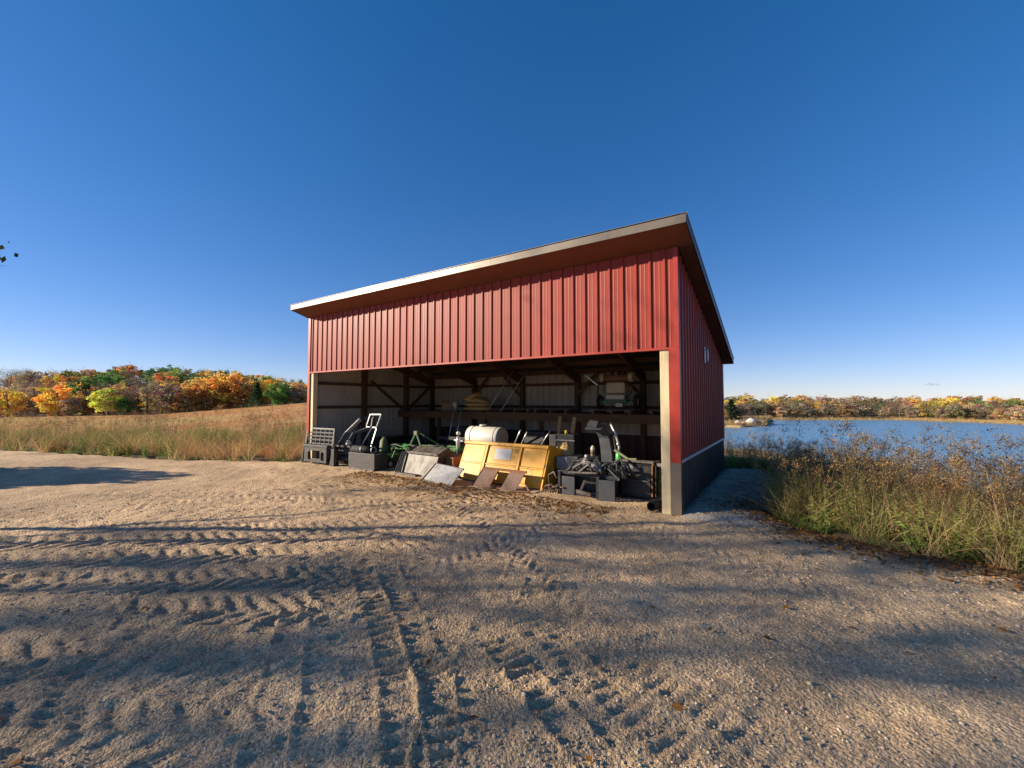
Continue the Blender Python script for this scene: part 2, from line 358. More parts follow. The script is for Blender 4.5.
def track(p0, p1, width, pitch, kind, amp, o=0, bend=0):
    global H
    p0 = np.array(p0, float); p1 = np.array(p1, float); e = p1-p0; Ln = np.hypot(*e); e /= Ln
    s = (wx-p0[0])*e[0]+(wy-p0[1])*e[1]; t = -(wx-p0[0])*e[1]+(wy-p0[1])*e[0]; t = t-bend*4*(s/Ln)*(1-s/Ln)
    m = sstep(width/2+.06, width/2-.01, np.abs(t))*sstep(-.1, .3, s)*sstep(Ln+.1, Ln-.3, s)
    m = m*np.clip(vn(X, Y, 1.1, 30+o)*1.7-.15, 0, 1)*(.5+.7*vn(X, Y, .12, 35+o)); amp = amp*.85
    if kind == 'chevron': ph = s/pitch+np.sign(t)*.25+np.abs(t)/width*1.9+.5*vn(X, Y, .5, 77+o)
    else: ph = s/pitch
    bar = np.clip(np.sin(2*np.pi*ph)*2.2+.2, -1, 1)
    if kind == 'ladder':
        edge = np.exp(-((np.abs(t)-width/2)/.014)**2)
        H += 1.35*amp*m*(.75*bar*(.4+vn(X, Y, .09, 40+o))-.4)+amp*1.55*edge*sstep(-.1, .2, s)*sstep(Ln+.1, Ln-.2, s)*np.clip(vn(X, Y, .07, 50+o)*1.6-.1, 0, 1.3)*np.clip(vn(X, Y, .9, 55+o)*2.2-.1, .25, 1)
    else:
        H += amp*m*(bar-.35)+amp*.9*np.exp(-((np.abs(t)-width/2-.05)/.05)**2)*vn(X, Y, .2, 60+o)
TR = []
for k in range(6):                                                     # turning wheels: lug rows sweeping in from the left
    y0 = 1.75+.62*k; TR.append(((-7.5, y0+.15), (-.9-.25*(k % 3), y0+.55+.05*k), .44, .20, 'chevron', .021*(1-.06*k), .08))
for x0, y0, x1, y1, amp in ((-2.42, 4.9, -1.15, 2.0, .016), (-2.12, 4.9, -.93, 2.0, .012), (-1.60, 4.6, -.45, 2.0, .017), (-1.30, 4.5, -.25, 2.1, .013), (-.62, 3.3, -.30, 1.8, .022), (-.15, 3.2, .55, 1.8, .018), (.05, 3.6, .95, 1.9, .014), (-3.4, 4.2, -2.3, 1.8, .012), (.7, 3.0, 1.5, 1.9, .010)):
    TR.append(((x0, y0), (x1, y1), .22, .10, 'ladder', amp, .02))
TR += [((-.6, 8.6), (-2.0, 3.0), .24, .11, 'ladder', .011, .05), ((-.3, 8.6), (-1.5, 3.2), .24, .11, 'ladder', .010, .05), ((.7, 7.6), (-.35, 2.6), .24, .11, 'ladder', .010, .03), ((-4.6, 9.0), (-4.4, 3.5), .26, .12, 'ladder', .009, .05), ((-1, 7.2), (.8, 2.6), .3, .16, 'chevron', .007, .1), ((-.2, 8.4), (-3.4, 5.4), .3, .14, 'ladder', .009, .2), ((.9, 7.8), (-1.6, 5.0), .3, .14, 'ladder', .009, .2), ((-9, 8), (0, 6.6), .4, .15, 'chevron', .007, .4), ((1.2, 7.1), (-.9, 4.3), .35, .15, 'chevron', .009, .1), ((-3.2, 9.2), (-7.5, 6.2), .3, .14, 'ladder', .008, .2), ((1.6, 6.4), (3.6, 1.8), .3, .14, 'chevron', .005, .1), ((-9, 5.6), (-2, 6.0), .35, .14, 'chevron', .009, .1)]
for i, a in enumerate(TR):
    track(*a[:6], o=i, bend=a[6])
for i in range(60):                                                    # scuffed ridges pushed up by turning wheels
    rs = np.random.RandomState(100+i); cx, cy = rs.uniform(-8, 2.2), rs.uniform(2.1, 6.8); an = rs.uniform(-.2, .35); L_ = rs.uniform(.5, 1.6)
    s = (wx-cx)*math.cos(an)+(wy-cy)*math.sin(an); t = -(wx-cx)*math.sin(an)+(wy-cy)*math.cos(an)-.15*(s/L_)**2
    H += .015*np.exp(-(s/L_)**2)*(np.exp(-(t/.035)**2)-.6*np.exp(-((t+.08)/.05)**2))*rs.uniform(.4, 1.1)
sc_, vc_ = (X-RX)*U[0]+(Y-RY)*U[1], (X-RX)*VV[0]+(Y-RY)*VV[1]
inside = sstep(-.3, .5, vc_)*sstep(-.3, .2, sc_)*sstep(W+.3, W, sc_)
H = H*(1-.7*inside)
strip = sstep(.1, -.15, sc_)*sstep(-1.6, -1.1, sc_)*sstep(-.3, .2, vc_)*sstep(5.6, 5.2, vc_)
H += strip*.06*(.7+.6*vn(X, Y, .2, 70))
Z = H-.0-sstep(.05, -.35, sd+.25*(vn(X, Y, .5, 80)-.5))*.22
cn = fbm(X, Y, 1.3, 4, 90)[..., None]; cf = fbm(X, Y, .25, 3, 95)[..., None]
base = np.array([.60, .415, .24])*(.62+.76*cn)*(.8+.4*cf)
damp = sstep(.1, 2.6, Y)*0
base = base*(1-.18*np.clip(rough, 0, 1)[..., None]*(sstep(.45, .6, cf)))
base = np.where((strip > .3)[..., None], np.array([.42, .36, .29])*(.7+.6*cf), base)
base = base*(1-.5*(inside*sstep(.4, 1.6, vc_)*sstep(5.2, 5, vc_))[..., None])  # interior shade painted in: gravel colour darkened from the open front inwards
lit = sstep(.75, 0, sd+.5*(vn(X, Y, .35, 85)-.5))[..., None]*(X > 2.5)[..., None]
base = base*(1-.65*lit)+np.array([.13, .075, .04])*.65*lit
ny, nx = X.shape; idx = np.arange(nx*ny).reshape(ny, nx)
F = np.stack([idx[:-1, :-1], idx[:-1, 1:], idx[1:, 1:], idx[1:, :-1]], -1).reshape(-1, 4)
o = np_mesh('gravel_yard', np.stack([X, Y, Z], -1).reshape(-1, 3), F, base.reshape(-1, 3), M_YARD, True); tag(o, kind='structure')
YX, YY, YZ = gx, gy, Z
def yard_z(x, y):
    i = np.clip(np.searchsorted(YX, x)-1, 0, len(YX)-2); j = np.clip(np.searchsorted(YY, y)-1, 0, len(YY)-2)
    return YZ[j, i]

# loose stones
rs = np.random.RandomState(5)
def ico_stone(rs):
    v = np.array([(0,0,1),(.89,0,.45),(.28,.85,.45),(-.72,.53,.45),(-.72,-.53,.45),(.28,-.85,.45),(.72,.53,-.45),(-.28,.85,-.45),(-.89,0,-.45),(-.28,-.85,-.45),(.72,-.53,-.45),(0,0,-1)])
    f = np.array([(0,1,2),(0,2,3),(0,3,4),(0,4,5),(0,5,1),(1,6,2),(2,7,3),(3,8,4),(4,9,5),(5,10,1),(2,6,7),(3,7,8),(4,8,9),(5,9,10),(1,10,6),(6,11,7),(7,11,8),(8,11,9),(9,11,10),(10,11,6)])
    return v*(1+.35*(rs.rand(12, 1)-.5))*np.array([1, .8, .6]), f
N = 19000
r = 1.9+9*rs.rand(N)**1.6; a = rs.uniform(-.95, .95, N); sx = r*np.sin(a); sy = r*np.cos(a)
M2 = 2600; t = rs.rand(M2); sx2, sy2 = RX-(-1)*0+(-1.25*rs.rand(M2))*U[0]+(t*5.2-.15)*VV[0], RY+(-1.25*rs.rand(M2))*U[1]+(t*5.2-.15)*VV[1]
sx = np.concatenate([sx, sx2]); sy = np.concatenate([sy, sy2])
k = (yard_sd(sx, sy) > .1); sx = sx[k]; sy = sy[k]; N = len(sx)
protos = [ico_stone(rs) for _ in range(6)]; Vs = []; Fs = []; Cs = []; off = 0
zz = yard_z(sx, sy); siz = .0035+.0085*rs.rand(N)**2.2; siz = siz*(1+.35*(np.hypot(sx, sy) > 5)); big = rs.rand(N) < .006; siz[big] *= 1.5
for i in range(N):
    v, f = protos[i % 6]; an = rs.rand()*6.28; c, s = math.cos(an), math.sin(an)
    p = v*siz[i]; p = np.stack([p[:, 0]*c-p[:, 1]*s+sx[i], p[:, 0]*s+p[:, 1]*c+sy[i], p[:, 2]+zz[i]+siz[i]*.25], 1)
    Vs.append(p); Fs.append(f+off); off += 12; g = rs.uniform(.6, 1.25); Cs.append(np.tile(np.array([.56, .44, .31])*g*np.array([1, 1+.06*rs.randn(), 1+.1*rs.randn()]), (20, 1)))
M_STONE = ground_material('stone', .1, .002, .15)
o = np_mesh('loose_stones', np.concatenate(Vs), np.concatenate(Fs), np.concatenate(Cs), M_STONE); tag(o, 'small loose stones scattered over the tan gravel yard', 'gravel', kind='stuff')
# ---------------------------------------------------------------- the shed: local x = to the right along the front, y = inwards, z = up
shed = empty('pole_shed', (RX, RY, 0), -A)
tag(shed, 'open-fronted red steel machinery shed with sloping roof and charcoal wainscot', 'shed')
def siding(name, mats, axis, a0, a1, z0, z1, plane, out, parent=shed, pitch=.2286, phase=.05):
    # ribbed sheet standing on a plane; out = direction the ribs face (+1/-1 along the other axis); z1 is a function of the run
    prof = []; k = math.floor((a0-phase)/pitch)-1
    while phase+k*pitch < a1+pitch:
        c = phase+k*pitch
        prof += [(c-.028, 0), (c-.014, .025), (c+.014, .025), (c+.028, 0), (c+.068, 0), (c+.076, .002), (c+.084, .002), (c+.092, 0), (c+.137, 0), (c+.145, .002), (c+.153, .002), (c+.161, 0)]
        k += 1
    prof = [(a0, 0)]+[p for p in prof if a0+.002 < p[0] < a1-.002]+[(a1, 0)]
    mb = MB(); vs = []
    for a, h in prof:
        for q in (plane+out*(h+.001), plane+out*(h-.003)):
            for z in (z0, z1(a)): vs.append((a, q, z) if axis == 'x' else (q, a, z))
    n = len(prof); fo = []; fi = []; fe = []
    for i in range(n-1):
        b = 4*i; c = b+4
        fo.append((b, c, c+1, b+1)); fi.append((b+2, b+3, c+3, c+2)); fe.append((b, b+2, c+2, c)); fe.append((b+1, c+1, c+3, b+3))
    mb.add(vs, fo+fe+[(0, 1, 3, 2), (4*n-4, 4*n-2, 4*n-1, 4*n-3)], None, 0); nv = len(mb.v)
    for f in fi: mb.f.append(list(f)); mb.m.append(1); mb.sm.append(False)
    return mb.build(name, mats, parent)
zt = lambda v: HT-SLOPE*v                                              # top of walls / soffit plane
siding('front_siding', [M['red'], M['cream']], 'x', -W+.01, -.01, HH, lambda a: zt(0)-.004, 0, -1)
siding('side_siding', [M['red'], M['cream']], 'y', .01, D-.01, HW+.03, lambda a: zt(a)-.004, 0, 1)
siding('side_siding', [M['red'], M['cream']], 'y', .01, D-.01, HW+.03, lambda a: zt(a)-.004, -W, -1)
siding('rear_siding', [M['red'], M['cream']], 'x', -W+.01, -.01, HW+.03, lambda a: zt(D)-.004, D, 1)
siding('wainscot', [M['wains'], M['liner_dark']], 'y', .01, D-.01, .03, lambda a: HW, 0, 1)
siding('wainscot', [M['wains'], M['cream']], 'y', .01, D-.01, .03, lambda a: HW, -W, -1)
siding('wainscot', [M['wains'], M['liner_dark']], 'x', -W+.01, -.01, .03, lambda a: HW, D, 1)
for a_, b_ in (((.0, .02, HW-.005), (.034, D-.02, HW+.04)), ((-W-.034, .02, HW-.005), (-W, D-.02, HW+.04)), ((-W+.02, D, HW-.005), (-.02, D+.034, HW+.04))): MB().box(a_, b_).build('transition_trim', M['drip'], shed)
MB().box((.0, .02, .0), (.040, D-.02, .05)).build('base_trim', M['taupe'], shed); MB().box((-W-.04, .02, 0), (-W, D-.02, .05)).build('base_trim', M['taupe'], shed)
# corner trims: L-shaped folded steel
def corner(name, m, z0, z1, x, sx, y=0, sy=-1, wf=.13, ws=.09):
    mb = MB().box((x-sx*wf, y+sy*.026, z0), (x+sx*.026, y+sy*.022, z1)).box((x+sx*.022, y+sy*.022, z0), (x+sx*.026, y-sy*ws, z1))
    mb.box((x-sx*wf, y+sy*.026, z0), (x-sx*(wf-.004), y, z1))
    mb.build(name, m, shed)
corner('corner_trim', M['redtrim'], HW, HH, 0, 1); corner('corner_trim', M['redtrim'], HH+.002, zt(0)-.006, 0, 1, wf=.05); corner('corner_trim', M['taupe'], .0, HW-.002, 0, 1)
corner('corner_trim', M['redtrim'], HW, zt(0)-.006, -W, -1, wf=.08); corner('corner_trim', M['taupe'], .0, HW-.002, -W, -1, wf=.08)
corner('corner_trim', M['redtrim'], HW, zt(D)-.02, 0, 1, D, 1); corner('corner_trim', M['redtrim'], HW, zt(D)-.02, -W, -1, D, 1)
MB().box((-W+.08, -.028, HH-.035), (-.13, -.002, HH)).box((-W+.08, -.002, HH-.035), (-.13, .06, HH-.031)).build('header_trim', M['redtrim'], shed)
# timber frame
def p_(name, a, b, m='post'): return MB().box(a, b).build(name, M[m], shed, .006)
p_('door_post', (-.275, .005, -.1), (-.135, .145, HH+.3)); p_('door_post', (-W+.085, .005, -.1), (-W+.225, .145, HH+.3))
for y in (1.85, 3.62):
    for x in (-W+.02, -.16): p_('wall_post', (x, y-.07, -.1), (x+.14, y+.07, zt(y)-.16), 'timber')
for x in (-W+.09, -8.01, -5.97, -3.98, -1.99, -.09): p_('wall_post', (x-.07, D-.17, -.1), (x+.07, D-.03, zt(D)-.16), 'timber')
p_('header_beam', (-W+.09, .03, HH+.0), (-.09, .07, HH+.28), 'beam'); p_('header_beam', (-W+.09, .03, HT-.45), (-.09, .07, HT-.17), 'beam')
for z in (1.53, 2.24):
    p_('wall_girt', (-W+.02, .16, z), (-W+.06, D-.18, z+.09), 'timber'); p_('wall_girt', (-.06, .16, z), (-.02, D-.18, z+.09), 'timber'); p_('wall_girt', (-W+.08, D-.07, z), (-.08, D-.03, z+.09), 'timber')
for x in (-W+.12, -8.01, -5.97, -3.98, -1.99, -.12):
    MB().beam((x, .07, zt(.07)-.30), (x, D-.03, zt(D-.03)-.30), .08, .26).build('rafter', M['beam'], shed)
for i in range(9):
    y = .35+i*.65
    if y > D: break
    MB().box((-W+.03, y-.02, zt(y)-.165), (-.03, y+.02, zt(y)-.03)).build('purlin', M['beam'], shed)
MB().beam((-W+.10, 2.1, 2.42), (-W+.10, 3.5, 1.45), .04, .09).beam((-W+.10, 3.7, 1.45), (-W+.10, 4.8, 2.3), .04, .09).build('wall_brace', M['timber'], shed)
for x, d in ((-8.01, 1), (-5.97, -1), (-3.98, 1), (-1.99, -1)):
    MB().beam((x, D-.2, 1.9), (x+d*.7, D-.2, 2.62), .04, .09).build('knee_brace', M['beam'], shed)
for x in (-1.99, -5.97): MB().beam((x, .2, 3.0), (x, 1.2, 3.62), .04, .09).build('knee_brace', M['beam'], shed)
# storage shelf along the back
SH0, SHT, SHX0 = 3.3, 1.43, -W+.03
p_('shelf_beam', (SHX0, SH0, SHT-.22), (-.03, SH0+.08, SHT-.03), 'beam')
for i in range(14):
    MB().box((SHX0, SH0-.02+i*.12, SHT-.028), (-.03, SH0+.085+i*.12, SHT)).build('shelf_board', M['beam'], shed)
for x in (-8.3, -6.39, -4.41): p_('shelf_post', (x-.05, SH0+.09, -.1), (x+.05, SH0+.19, SHT-.03), 'timber')
# roof
OF, OS, OSL, OB = .517, .255, .075, .04
def roofz(v, d): return zt(v)+d
ra = [(-OF, zt(-OF)+.02), (D+OB, zt(D+OB)+.02), (D+OB, zt(D+OB)+.12), (-OF, zt(-OF)+.13)]
MB().poly(ra, -W-OSL+.004, OS-.004, 'x').build('roof_panel', M['roofm'], shed)
sof = [(-OF+.004, zt(-OF)+.000), (.0, zt(0)), (0, zt(0)+.018), (-OF+.004, zt(-OF)+.018)]
MB().poly(sof, -W-OSL+.006, OS-.006, 'x').build('soffit', M['soffit'], shed)
sofs = [(.001, zt(0)), (D+OB-.005, zt(D+OB)), (D+OB-.005, zt(D+OB)+.018), (.001, zt(0)+.018)]
MB().poly(sofs, .03, OS-.006, 'x').build('soffit', M['liner_dark'], shed); MB().poly(sofs, -W-OSL+.006, -W-.03, 'x').build('soffit', M['liner_dark'], shed)
nseg = 9; L0 = W+OS+OSL                                                # fascia in lengths with small laps, as on the eave
fz = zt(-OF)
for i in range(nseg):
    x0 = -W-OSL+L0*i/nseg; x1 = -W-OSL+L0*(i+1)/nseg; q = .0015*(i % 2)
    MB().box((x0, -OF-.012-q, fz-.004), (x1, -OF-.002-q, fz+.128)).box((x0, -OF-.022-q, fz-.004), (x1, -OF-.012-q, fz+.026)).box((x0, -OF-.03-q, fz+.134), (x1, -OF+.15, fz+.140)).build('fascia', M['fascia'], shed)
for x, sgn in ((OS, 1), (-W-OSL, -1)):
    rk = [(-OF-.014, zt(-OF)-.004), (D+OB, zt(D+OB)-.006), (D+OB, zt(D+OB)+.12), (-OF-.014, zt(-OF)+.13)]
    MB().poly(rk, x-sgn*.002, x+sgn*.008, 'x').build('rake_fascia', M['wains'], shed)
    rk2 = [(-OF-.02, zt(-OF)+.131), (D+OB+.02, zt(D+OB)+.121), (D+OB+.02, zt(D+OB)+.129), (-OF-.02, zt(-OF)+.139)]
    MB().poly(rk2, x-sgn*.08, x+sgn*.018, 'x').build('drip_edge', M['drip'], shed)
MB().box((-W-OSL, D+OB, zt(D+OB)-.006), (OS, D+OB+.01, zt(D+OB)+.12)).build('rear_fascia', M['wains'], shed)
# ---------------------------------------------------------------- machinery and stores under the roof
def place(name, label, cat, s, v, rot=0, z=0, group=None):
    x, y = SV(s, v); o = empty(name, (x, y, z), -A+R_(rot)); return tag(o, label, cat, group)
def single(mb, name, m, label, cat, s, v, rot=0, z=0, group=None, bevel=0, rx=0):
    x, y = SV(s, v); o = mb.build(name, M[m] if isinstance(m, str) else m, None, bevel); o.location = (x, y, z); o.rotation_euler = (rx, 0, -A+R_(rot)); return tag(o, label, cat, group)
P = lambda mb, name, m, par, bevel=.004: mb.build(name, M[m], par, bevel)

# fork carriage with slotted grille and coupling plate
t = place('fork_carriage', 'grey slotted steel fork carriage standing at the left door post', 'fork carriage', 9.58, -.05, 4)
for x in (-.60, .56):
    P(MB().beam((x, 0, 0), (x+.02, .10, 1.0), .06, .05), 'side_upright', 'dkgrey', t)
for i, z in enumerate((.98, .87, .77, .67, .56)):
    P(MB().box((-.57, .03+z*.06, z-.022), (.56, .06+z*.06, z+.022)), 'cross_bar', 'dkgrey' if i else 'grey', t)
for x in (-.38, -.19, 0, .19, .38): P(MB().beam((x, .065, .55), (x, .10, .97), .03, .025), 'grille_bar', 'dkgrey', t)
pl = MB()
pl.box((-.50, -.07, .06), (-.26, -.04, .50)).box((.22, -.07, .06), (.46, -.04, .50)).box((-.262, -.069, .38), (.222, -.041, .50)).box((-.262, -.069, .06), (.222, -.041, .16))
P(pl, 'coupling_plate', 'dkgrey', t)
P(MB().box((-.54, -.09, .48), (.50, .02, .54)), 'top_hook', 'dkgrey', t)
for x in (-.30, .26): P(MB().box((x-.03, -.11, .14), (x+.03, -.07, .36)), 'latch', 'black', t)
for x in (-.64, .60): P(MB().poly([(-.05, 0), (.22, 0), (.16, .5), (.02, .6)], x-.015, x+.015, 'x'), 'side_plate', 'black', t)
for x in (-.2, .22): P(MB().beam((x, .06, .02), (x, .95, .03), .1, .04), 'fork', 'black', t)
P(MB().box((.64, -.06, .0), (.76, .04, .46)).tube([(.70, 0, .44), (.70, 0, .86)], .025, 8), 'jack_stand', 'blackw', t)

# trencher / boom attachment with two bent silver-edged arms
t = place('boom_attachment', 'black boom attachment with two bent silver edged arms and round white lamp', 'loader attachment', 8.85, .35, 6)
P(MB().box((-.40, -.05, .04), (.34, .30, .50)), 'body', 'black', t, .012)
P(MB().box((-.40, -.09, .28), (.30, -.055, .46)), 'front_plate', 'dkgrey', t)
P(MB().box((-.44, -.12, .49), (.42, .28, .53)), 'deck', 'dkgrey', t)
P(MB().tube([(-.30, -.08, .18), (.28, -.10, .18)], .075, 12), 'roller', 'blackw', t)
for dx, dy in ((0, .05), (.16, .20)):
    P(MB().beam((-.36+dx, dy, .50), (-.22+dx, dy+.15, .86), .05, .09).beam((-.22+dx, dy+.15, .84), (.22+dx-.04, dy+.3, 1.24 if dx == 0 else .98), .05, .09), 'arm', 'black', t)
    P(MB().beam((-.42+dx, dy-.01, .50), (-.28+dx, dy+.13, .87), .022, .03).beam((-.28+dx, dy+.13, .85), (.14+dx-.02, dy+.28, 1.26 if dx == 0 else 1.0), .022, .03), 'arm_edge', 'silver', t)
P(MB().beam((-.30, .5, .5), (-.12, .62, 1.25), .05, .06).beam((-.12, .62, 1.25), (.35, .62, 1.28), .05, .06).beam((.35, .62, 1.28), (.32, .5, .5), .05, .06), 'rear_frame', 'black', t)
P(MB().box((.05, .6, 1.0), (.40, .66, 1.34)), 'guard', 'black', t, .01)
lm = P(MB().tube([(.10, -.06, .60), (.10, .02, .60)], .075, 16), 'lamp', 'white', t); P(MB().tube([(.10, -.07, .60), (.10, -.061, .60)], .042, 14), 'lens', 'silver', lm, 0)
for q in range(3):
    P(MB().tube([(-.38+.12*q, -.05, .5), (-.46+.10*q, -.18, .42), (-.42+.14*q, -.17, .22), (-.30+.12*q, -.09, .16)], .016, 8), 'hose', 'hose', t, 0)

# rusty scraped box blade
t = place('box_blade', 'low dark box blade with rust-flecked flat face, between carriage and green deck', 'box blade', 7.78, .05, 2)
P(MB().box((-.50, -.02, -.02), (.50, .02, .42)), 'face', 'dkgrey', t)
P(MB().box((-.50, .02, .36), (.50, .42, .40)), 'top', 'blackw', t)
for x in (-.50, .48): P(MB().poly([(.021, -.02), (.40, .0), (.40, .36), (.021, .36)], x, x+.02, 'x'), 'end_plate', 'blackw', t)
P(MB().box((-.48, -.045, -.03), (.48, -.021, .03)), 'cutting_edge', 'worn', t)
P(MB().tube([(-.46, .1, .50), (.26, .14, .50)], .085, 12), 'roller', 'rubber', t, 0); P(MB().torus((.28, .14, .50), .08, .015, 'x'), 'collar', 'silver', t, 0); P(MB().torus((-.1, .12, .50), .09, .014, 'x'), 'collar', 'silver', t, 0)

# silver A-frame
t = place('backrest_frame', 'bare silver tube frame with square head leaning behind the box blade', 'tube frame', 8.45, .9, 0)
P(MB().beam((-.28, .0, 1.02), (-.18, .06, 1.38), .035, .035).beam((-.19, .06, 1.37), (.30, .06, 1.38), .035, .035).beam((.16, .0, 1.0), (.29, .06, 1.38), .035, .035).beam((-.29, 0, 1.01), (.17, .0, 1.01), .035, .035), 'head', 'silver', t)
P(MB().beam((-.42, -.18, .30), (-.02, 0, 1.01), .032, .032), 'leg', 'silver', t); P(MB().beam((.06, -.16, .30), (.20, .06, 1.2), .032, .032), 'leg', 'silver', t)
P(MB().beam((-.42, -.18, .31), (.08, -.16, .31), .03, .03), 'cross_bar', 'silver', t)
P(MB().box((-.5, -.25, -.02), (.2, .15, .30)), 'base_box', 'black', t, .01)

# green mower deck
t = place('mower_deck', 'low green mower deck with olive gearbox beside the box blade', 'mower deck', 8.05, 1.0, 0)
P(MB().poly([(-.55, -.3), (.45, -.35), (.55, .2), (.3, .6), (-.4, .6), (-.6, .1)], .24, .31, 'z'), 'deck', 'green', t, .01)
P(MB().poly([(-.53, -.28), (.43, -.33), (.53, .2), (.29, .58), (-.39, .58), (-.58, .1)], .08, .239, 'z'), 'skirt', 'dkgrey', t)
P(MB().tube([(-.15, .1, .31), (-.15, .1, .40), (-.15, .1, .62), (-.15, .12, .74)], [.14, .13, .11, .05], 12), 'gearbox', 'olive', t, 0)
for x in (-.35, .15): P(MB().tube([(x, .3, .311), (x, .3, .37)], .12, 14), 'pulley_cover', 'green', t, 0)
for x in (.58, .36):
    wl = P(MB().torus((x, -.30, .09), .10, .045, 'x'), 'wheel', 'rubber', t, 0); P(MB().tube([(x-.03, -.30, .09), (x+.03, -.30, .09)], .065, 12), 'rim', 'silver', wl, 0)
P(MB().beam((.58, -.30, .12), (.56, -.1, .42), .03, .04), 'caster_arm', 'green', t)

# green cultivator
t = place('cultivator', 'green spring-tooth cultivator with raised hitch, behind the worn bucket', 'cultivator', 6.85, 1.35, 0)
for y, z in ((-.15, .44), (.25, .46)): P(MB().beam((-1.25, y, z), (1.35, y, z+.10), .07, .07), 'tool_bar', 'green', t)
for x in (-1.1, -.5, .1, .7, 1.25): P(MB().beam((x, -.2, .5), (x+.04, .32, .52), .05, .05), 'cross_member', 'green', t)
for k in range(9):
    x = -1.15+k*.29; y = -.18 if k % 2 else .24
    P(MB().tube([(x, y, .48), (x, y-.14, .55), (x, y-.22, .42), (x, y-.10, .25), (x, y+.02, .08), (x, y-.08, -.02)], .017, 8), 'tine', 'green' if k % 3 else 'olive', t, 0)
P(MB().beam((-.40, -.2, .46), (-.17, -.15, .90), .04, .05).beam((.12, -.2, .46), (-.15, -.15, .90), .04, .05).beam((-.15, .0, .88), (.45, .25, .50), .035, .04), 'hitch_mast', 'green', t)
P(MB().box((-.22, -.19, .84), (-.10, -.10, .95)), 'hitch_head', 'olive', t)
for x in (-.95, -.6, .35, .8): P(MB().box((x, -.24, .50+.03*x), (x+.13, -.12, .60+.03*x), rot=(0, .2, .3)), 'clamp', 'brgreen' if x in (-.6, .35) else 'green', t)
P(MB().tube([(-1.2, -.2, .5), (-.9, -.26, .56), (-.6, -.2, .5), (-.3, -.28, .58), (.1, -.22, .52), (.5, -.27, .6), (1.0, -.2, .62)], .02, 8), 'hydraulic_hose', 'hose', t, 0)

# worn loader bucket standing on its back
t = place('loader_bucket', 'scraped grey-brown loader bucket tipped up behind the loose steel plate', 'bucket', 5.95, .25, -3)
P(MB().poly([(-.02, -.02), (.03, -.02), (.20, .47), (.48, .60), (.47, .64), (.16, .51)], -.50, .56, 'x'), 'shell', 'worn', t)
for x in (-.56, .56):
    P(MB().poly([(-.05, -.02), (.45, .05), (.55, .55), (.46, .66), (.14, .53)], x-.012, x+.012, 'x'), 'side_plate', 'blackw', t)
P(MB().box((-.66, -.16, -.02), (.10, -.03, .035)), 'cutting_edge', 'worn', t)
for x in (-.64, -.72, -.8): P(MB().beam((x, .0, .0), (x+.10, .16, .50), .02, .09), 'side_rib', 'dkgrey', t)
P(MB().box((-.50, .10, .48), (.56, .16, .53)), 'rolled_edge', 'worn', t)

# rusty slatted box
t = place('slatted_box', 'small rusty steel box with open slats, right of the scraped bucket', 'steel box', 5.45, .55, -5)
P(MB().box((-.30, 0, .42), (.38, .5, .45)).box((-.30, 0, .06), (.38, .5, .09)).box((.02+.12, .0, .09), (.38, .03, .42)).box((.35, .03, .09), (.38, .5, .42)).box((-.30, .47, .09), (.35, .5, .42)), 'shell', 'rustd', t)
for x in (-.30, -.17, -.05, .07): P(MB().box((x, .001, .09), (x+.03, .03, .42)), 'slat', 'rust', t)
P(MB().box((.42, -.05, 0), (.62, .3, .2), rot=(.3, .2, .4)).box((.38, .1, .18), (.62, .2, .24), rot=(0, .4, 0)), 'bracket', 'worn', t)

# loose steel plate leaning
t = place('steel_plate', 'flat light-grey steel plate leaning low on the gravel, left of the yellow bucket', 'steel plate', 4.86, -.15, -4)
P(MB().poly([(-.50, -.03), (.42, -.03), (.56, .33), (-.28, .37)], -.012, .012).v and MB().add([(-.50, -.06, 0), (.40, -.06, 0), (.50, .20, .32), (-.34, .20, .36), (-.50, -.045, -.012), (.40, -.045, -.012), (.50, .215, .305), (-.34, .215, .345)], [(0, 1, 2, 3), (7, 6, 5, 4), (0, 4, 5, 1), (1, 5, 6, 2), (2, 6, 7, 3), (3, 7, 4, 0)]), 'plate', 'grey', t, .002)
P(MB().beam((-.36, .22, .35), (.50, .22, .31), .03, .04), 'rolled_lip', 'blackw', t); P(MB().beam((-.53, -.05, .0), (-.36, .21, .36), .02, .035), 'edge_strip', 'black', t)
P(MB().beam((0, .23, .31), (.05, .62, .0), .05, .05), 'rear_brace', 'black', t)

# yellow bucket
t = place('yellow_bucket', 'large yellow material bucket leaning back with white placard on its front', 'bucket', 3.78, .45, 0)
def lean(z): return -.03+z*.42                                         # front sheet leans inwards
def slab(x0, x1, z0, z1, d0, d1):                                      # panel parallel to the leaning front
    vs = [(x, lean(z)-dd, z) for z in (z0, z1) for x in (x0, x1) for dd in (d0, d1)]
    return MB().add(vs, [(0, 2, 6, 4), (1, 5, 7, 3), (0, 4, 5, 1), (2, 3, 7, 6), (4, 6, 7, 5), (0, 1, 3, 2)])
P(slab(-1.10, 1.08, .02, .82, -.02, 0), 'front_sheet', 'yellow', t, 0)
for x0, x1 in ((-1.085, -.50), (-.38, .40), (.50, 1.065)):
    P(slab(x0, x1, .40, .77, .003, .018), 'upper_panel', 'yellow', t, .004)
    P(slab(x0, x1, .08, .365, .003, .022), 'lower_panel', 'yellow', t, .004)
for x in (-.44, .45): P(slab(x-.028, x+.028, .08, .80, .003, .05), 'rib', 'yellow', t, .004)
P(slab(-1.12, 1.10, .78, .845, .002, .06), 'top_flange', 'yellow', t, .008)
P(slab(-1.09, 1.07, .372, .395, .004, .03), 'seam_strip', 'yellow', t, .002)
P(slab(-.20, .22, .50, .72, .019, .026), 'placard', 'placard', t, .002)
for z0, z1 in ((.72, .735), (.485, .50)): P(slab(-.215, .235, z0, z1, .019, .03), 'placard_frame', 'yellow', t, 0)
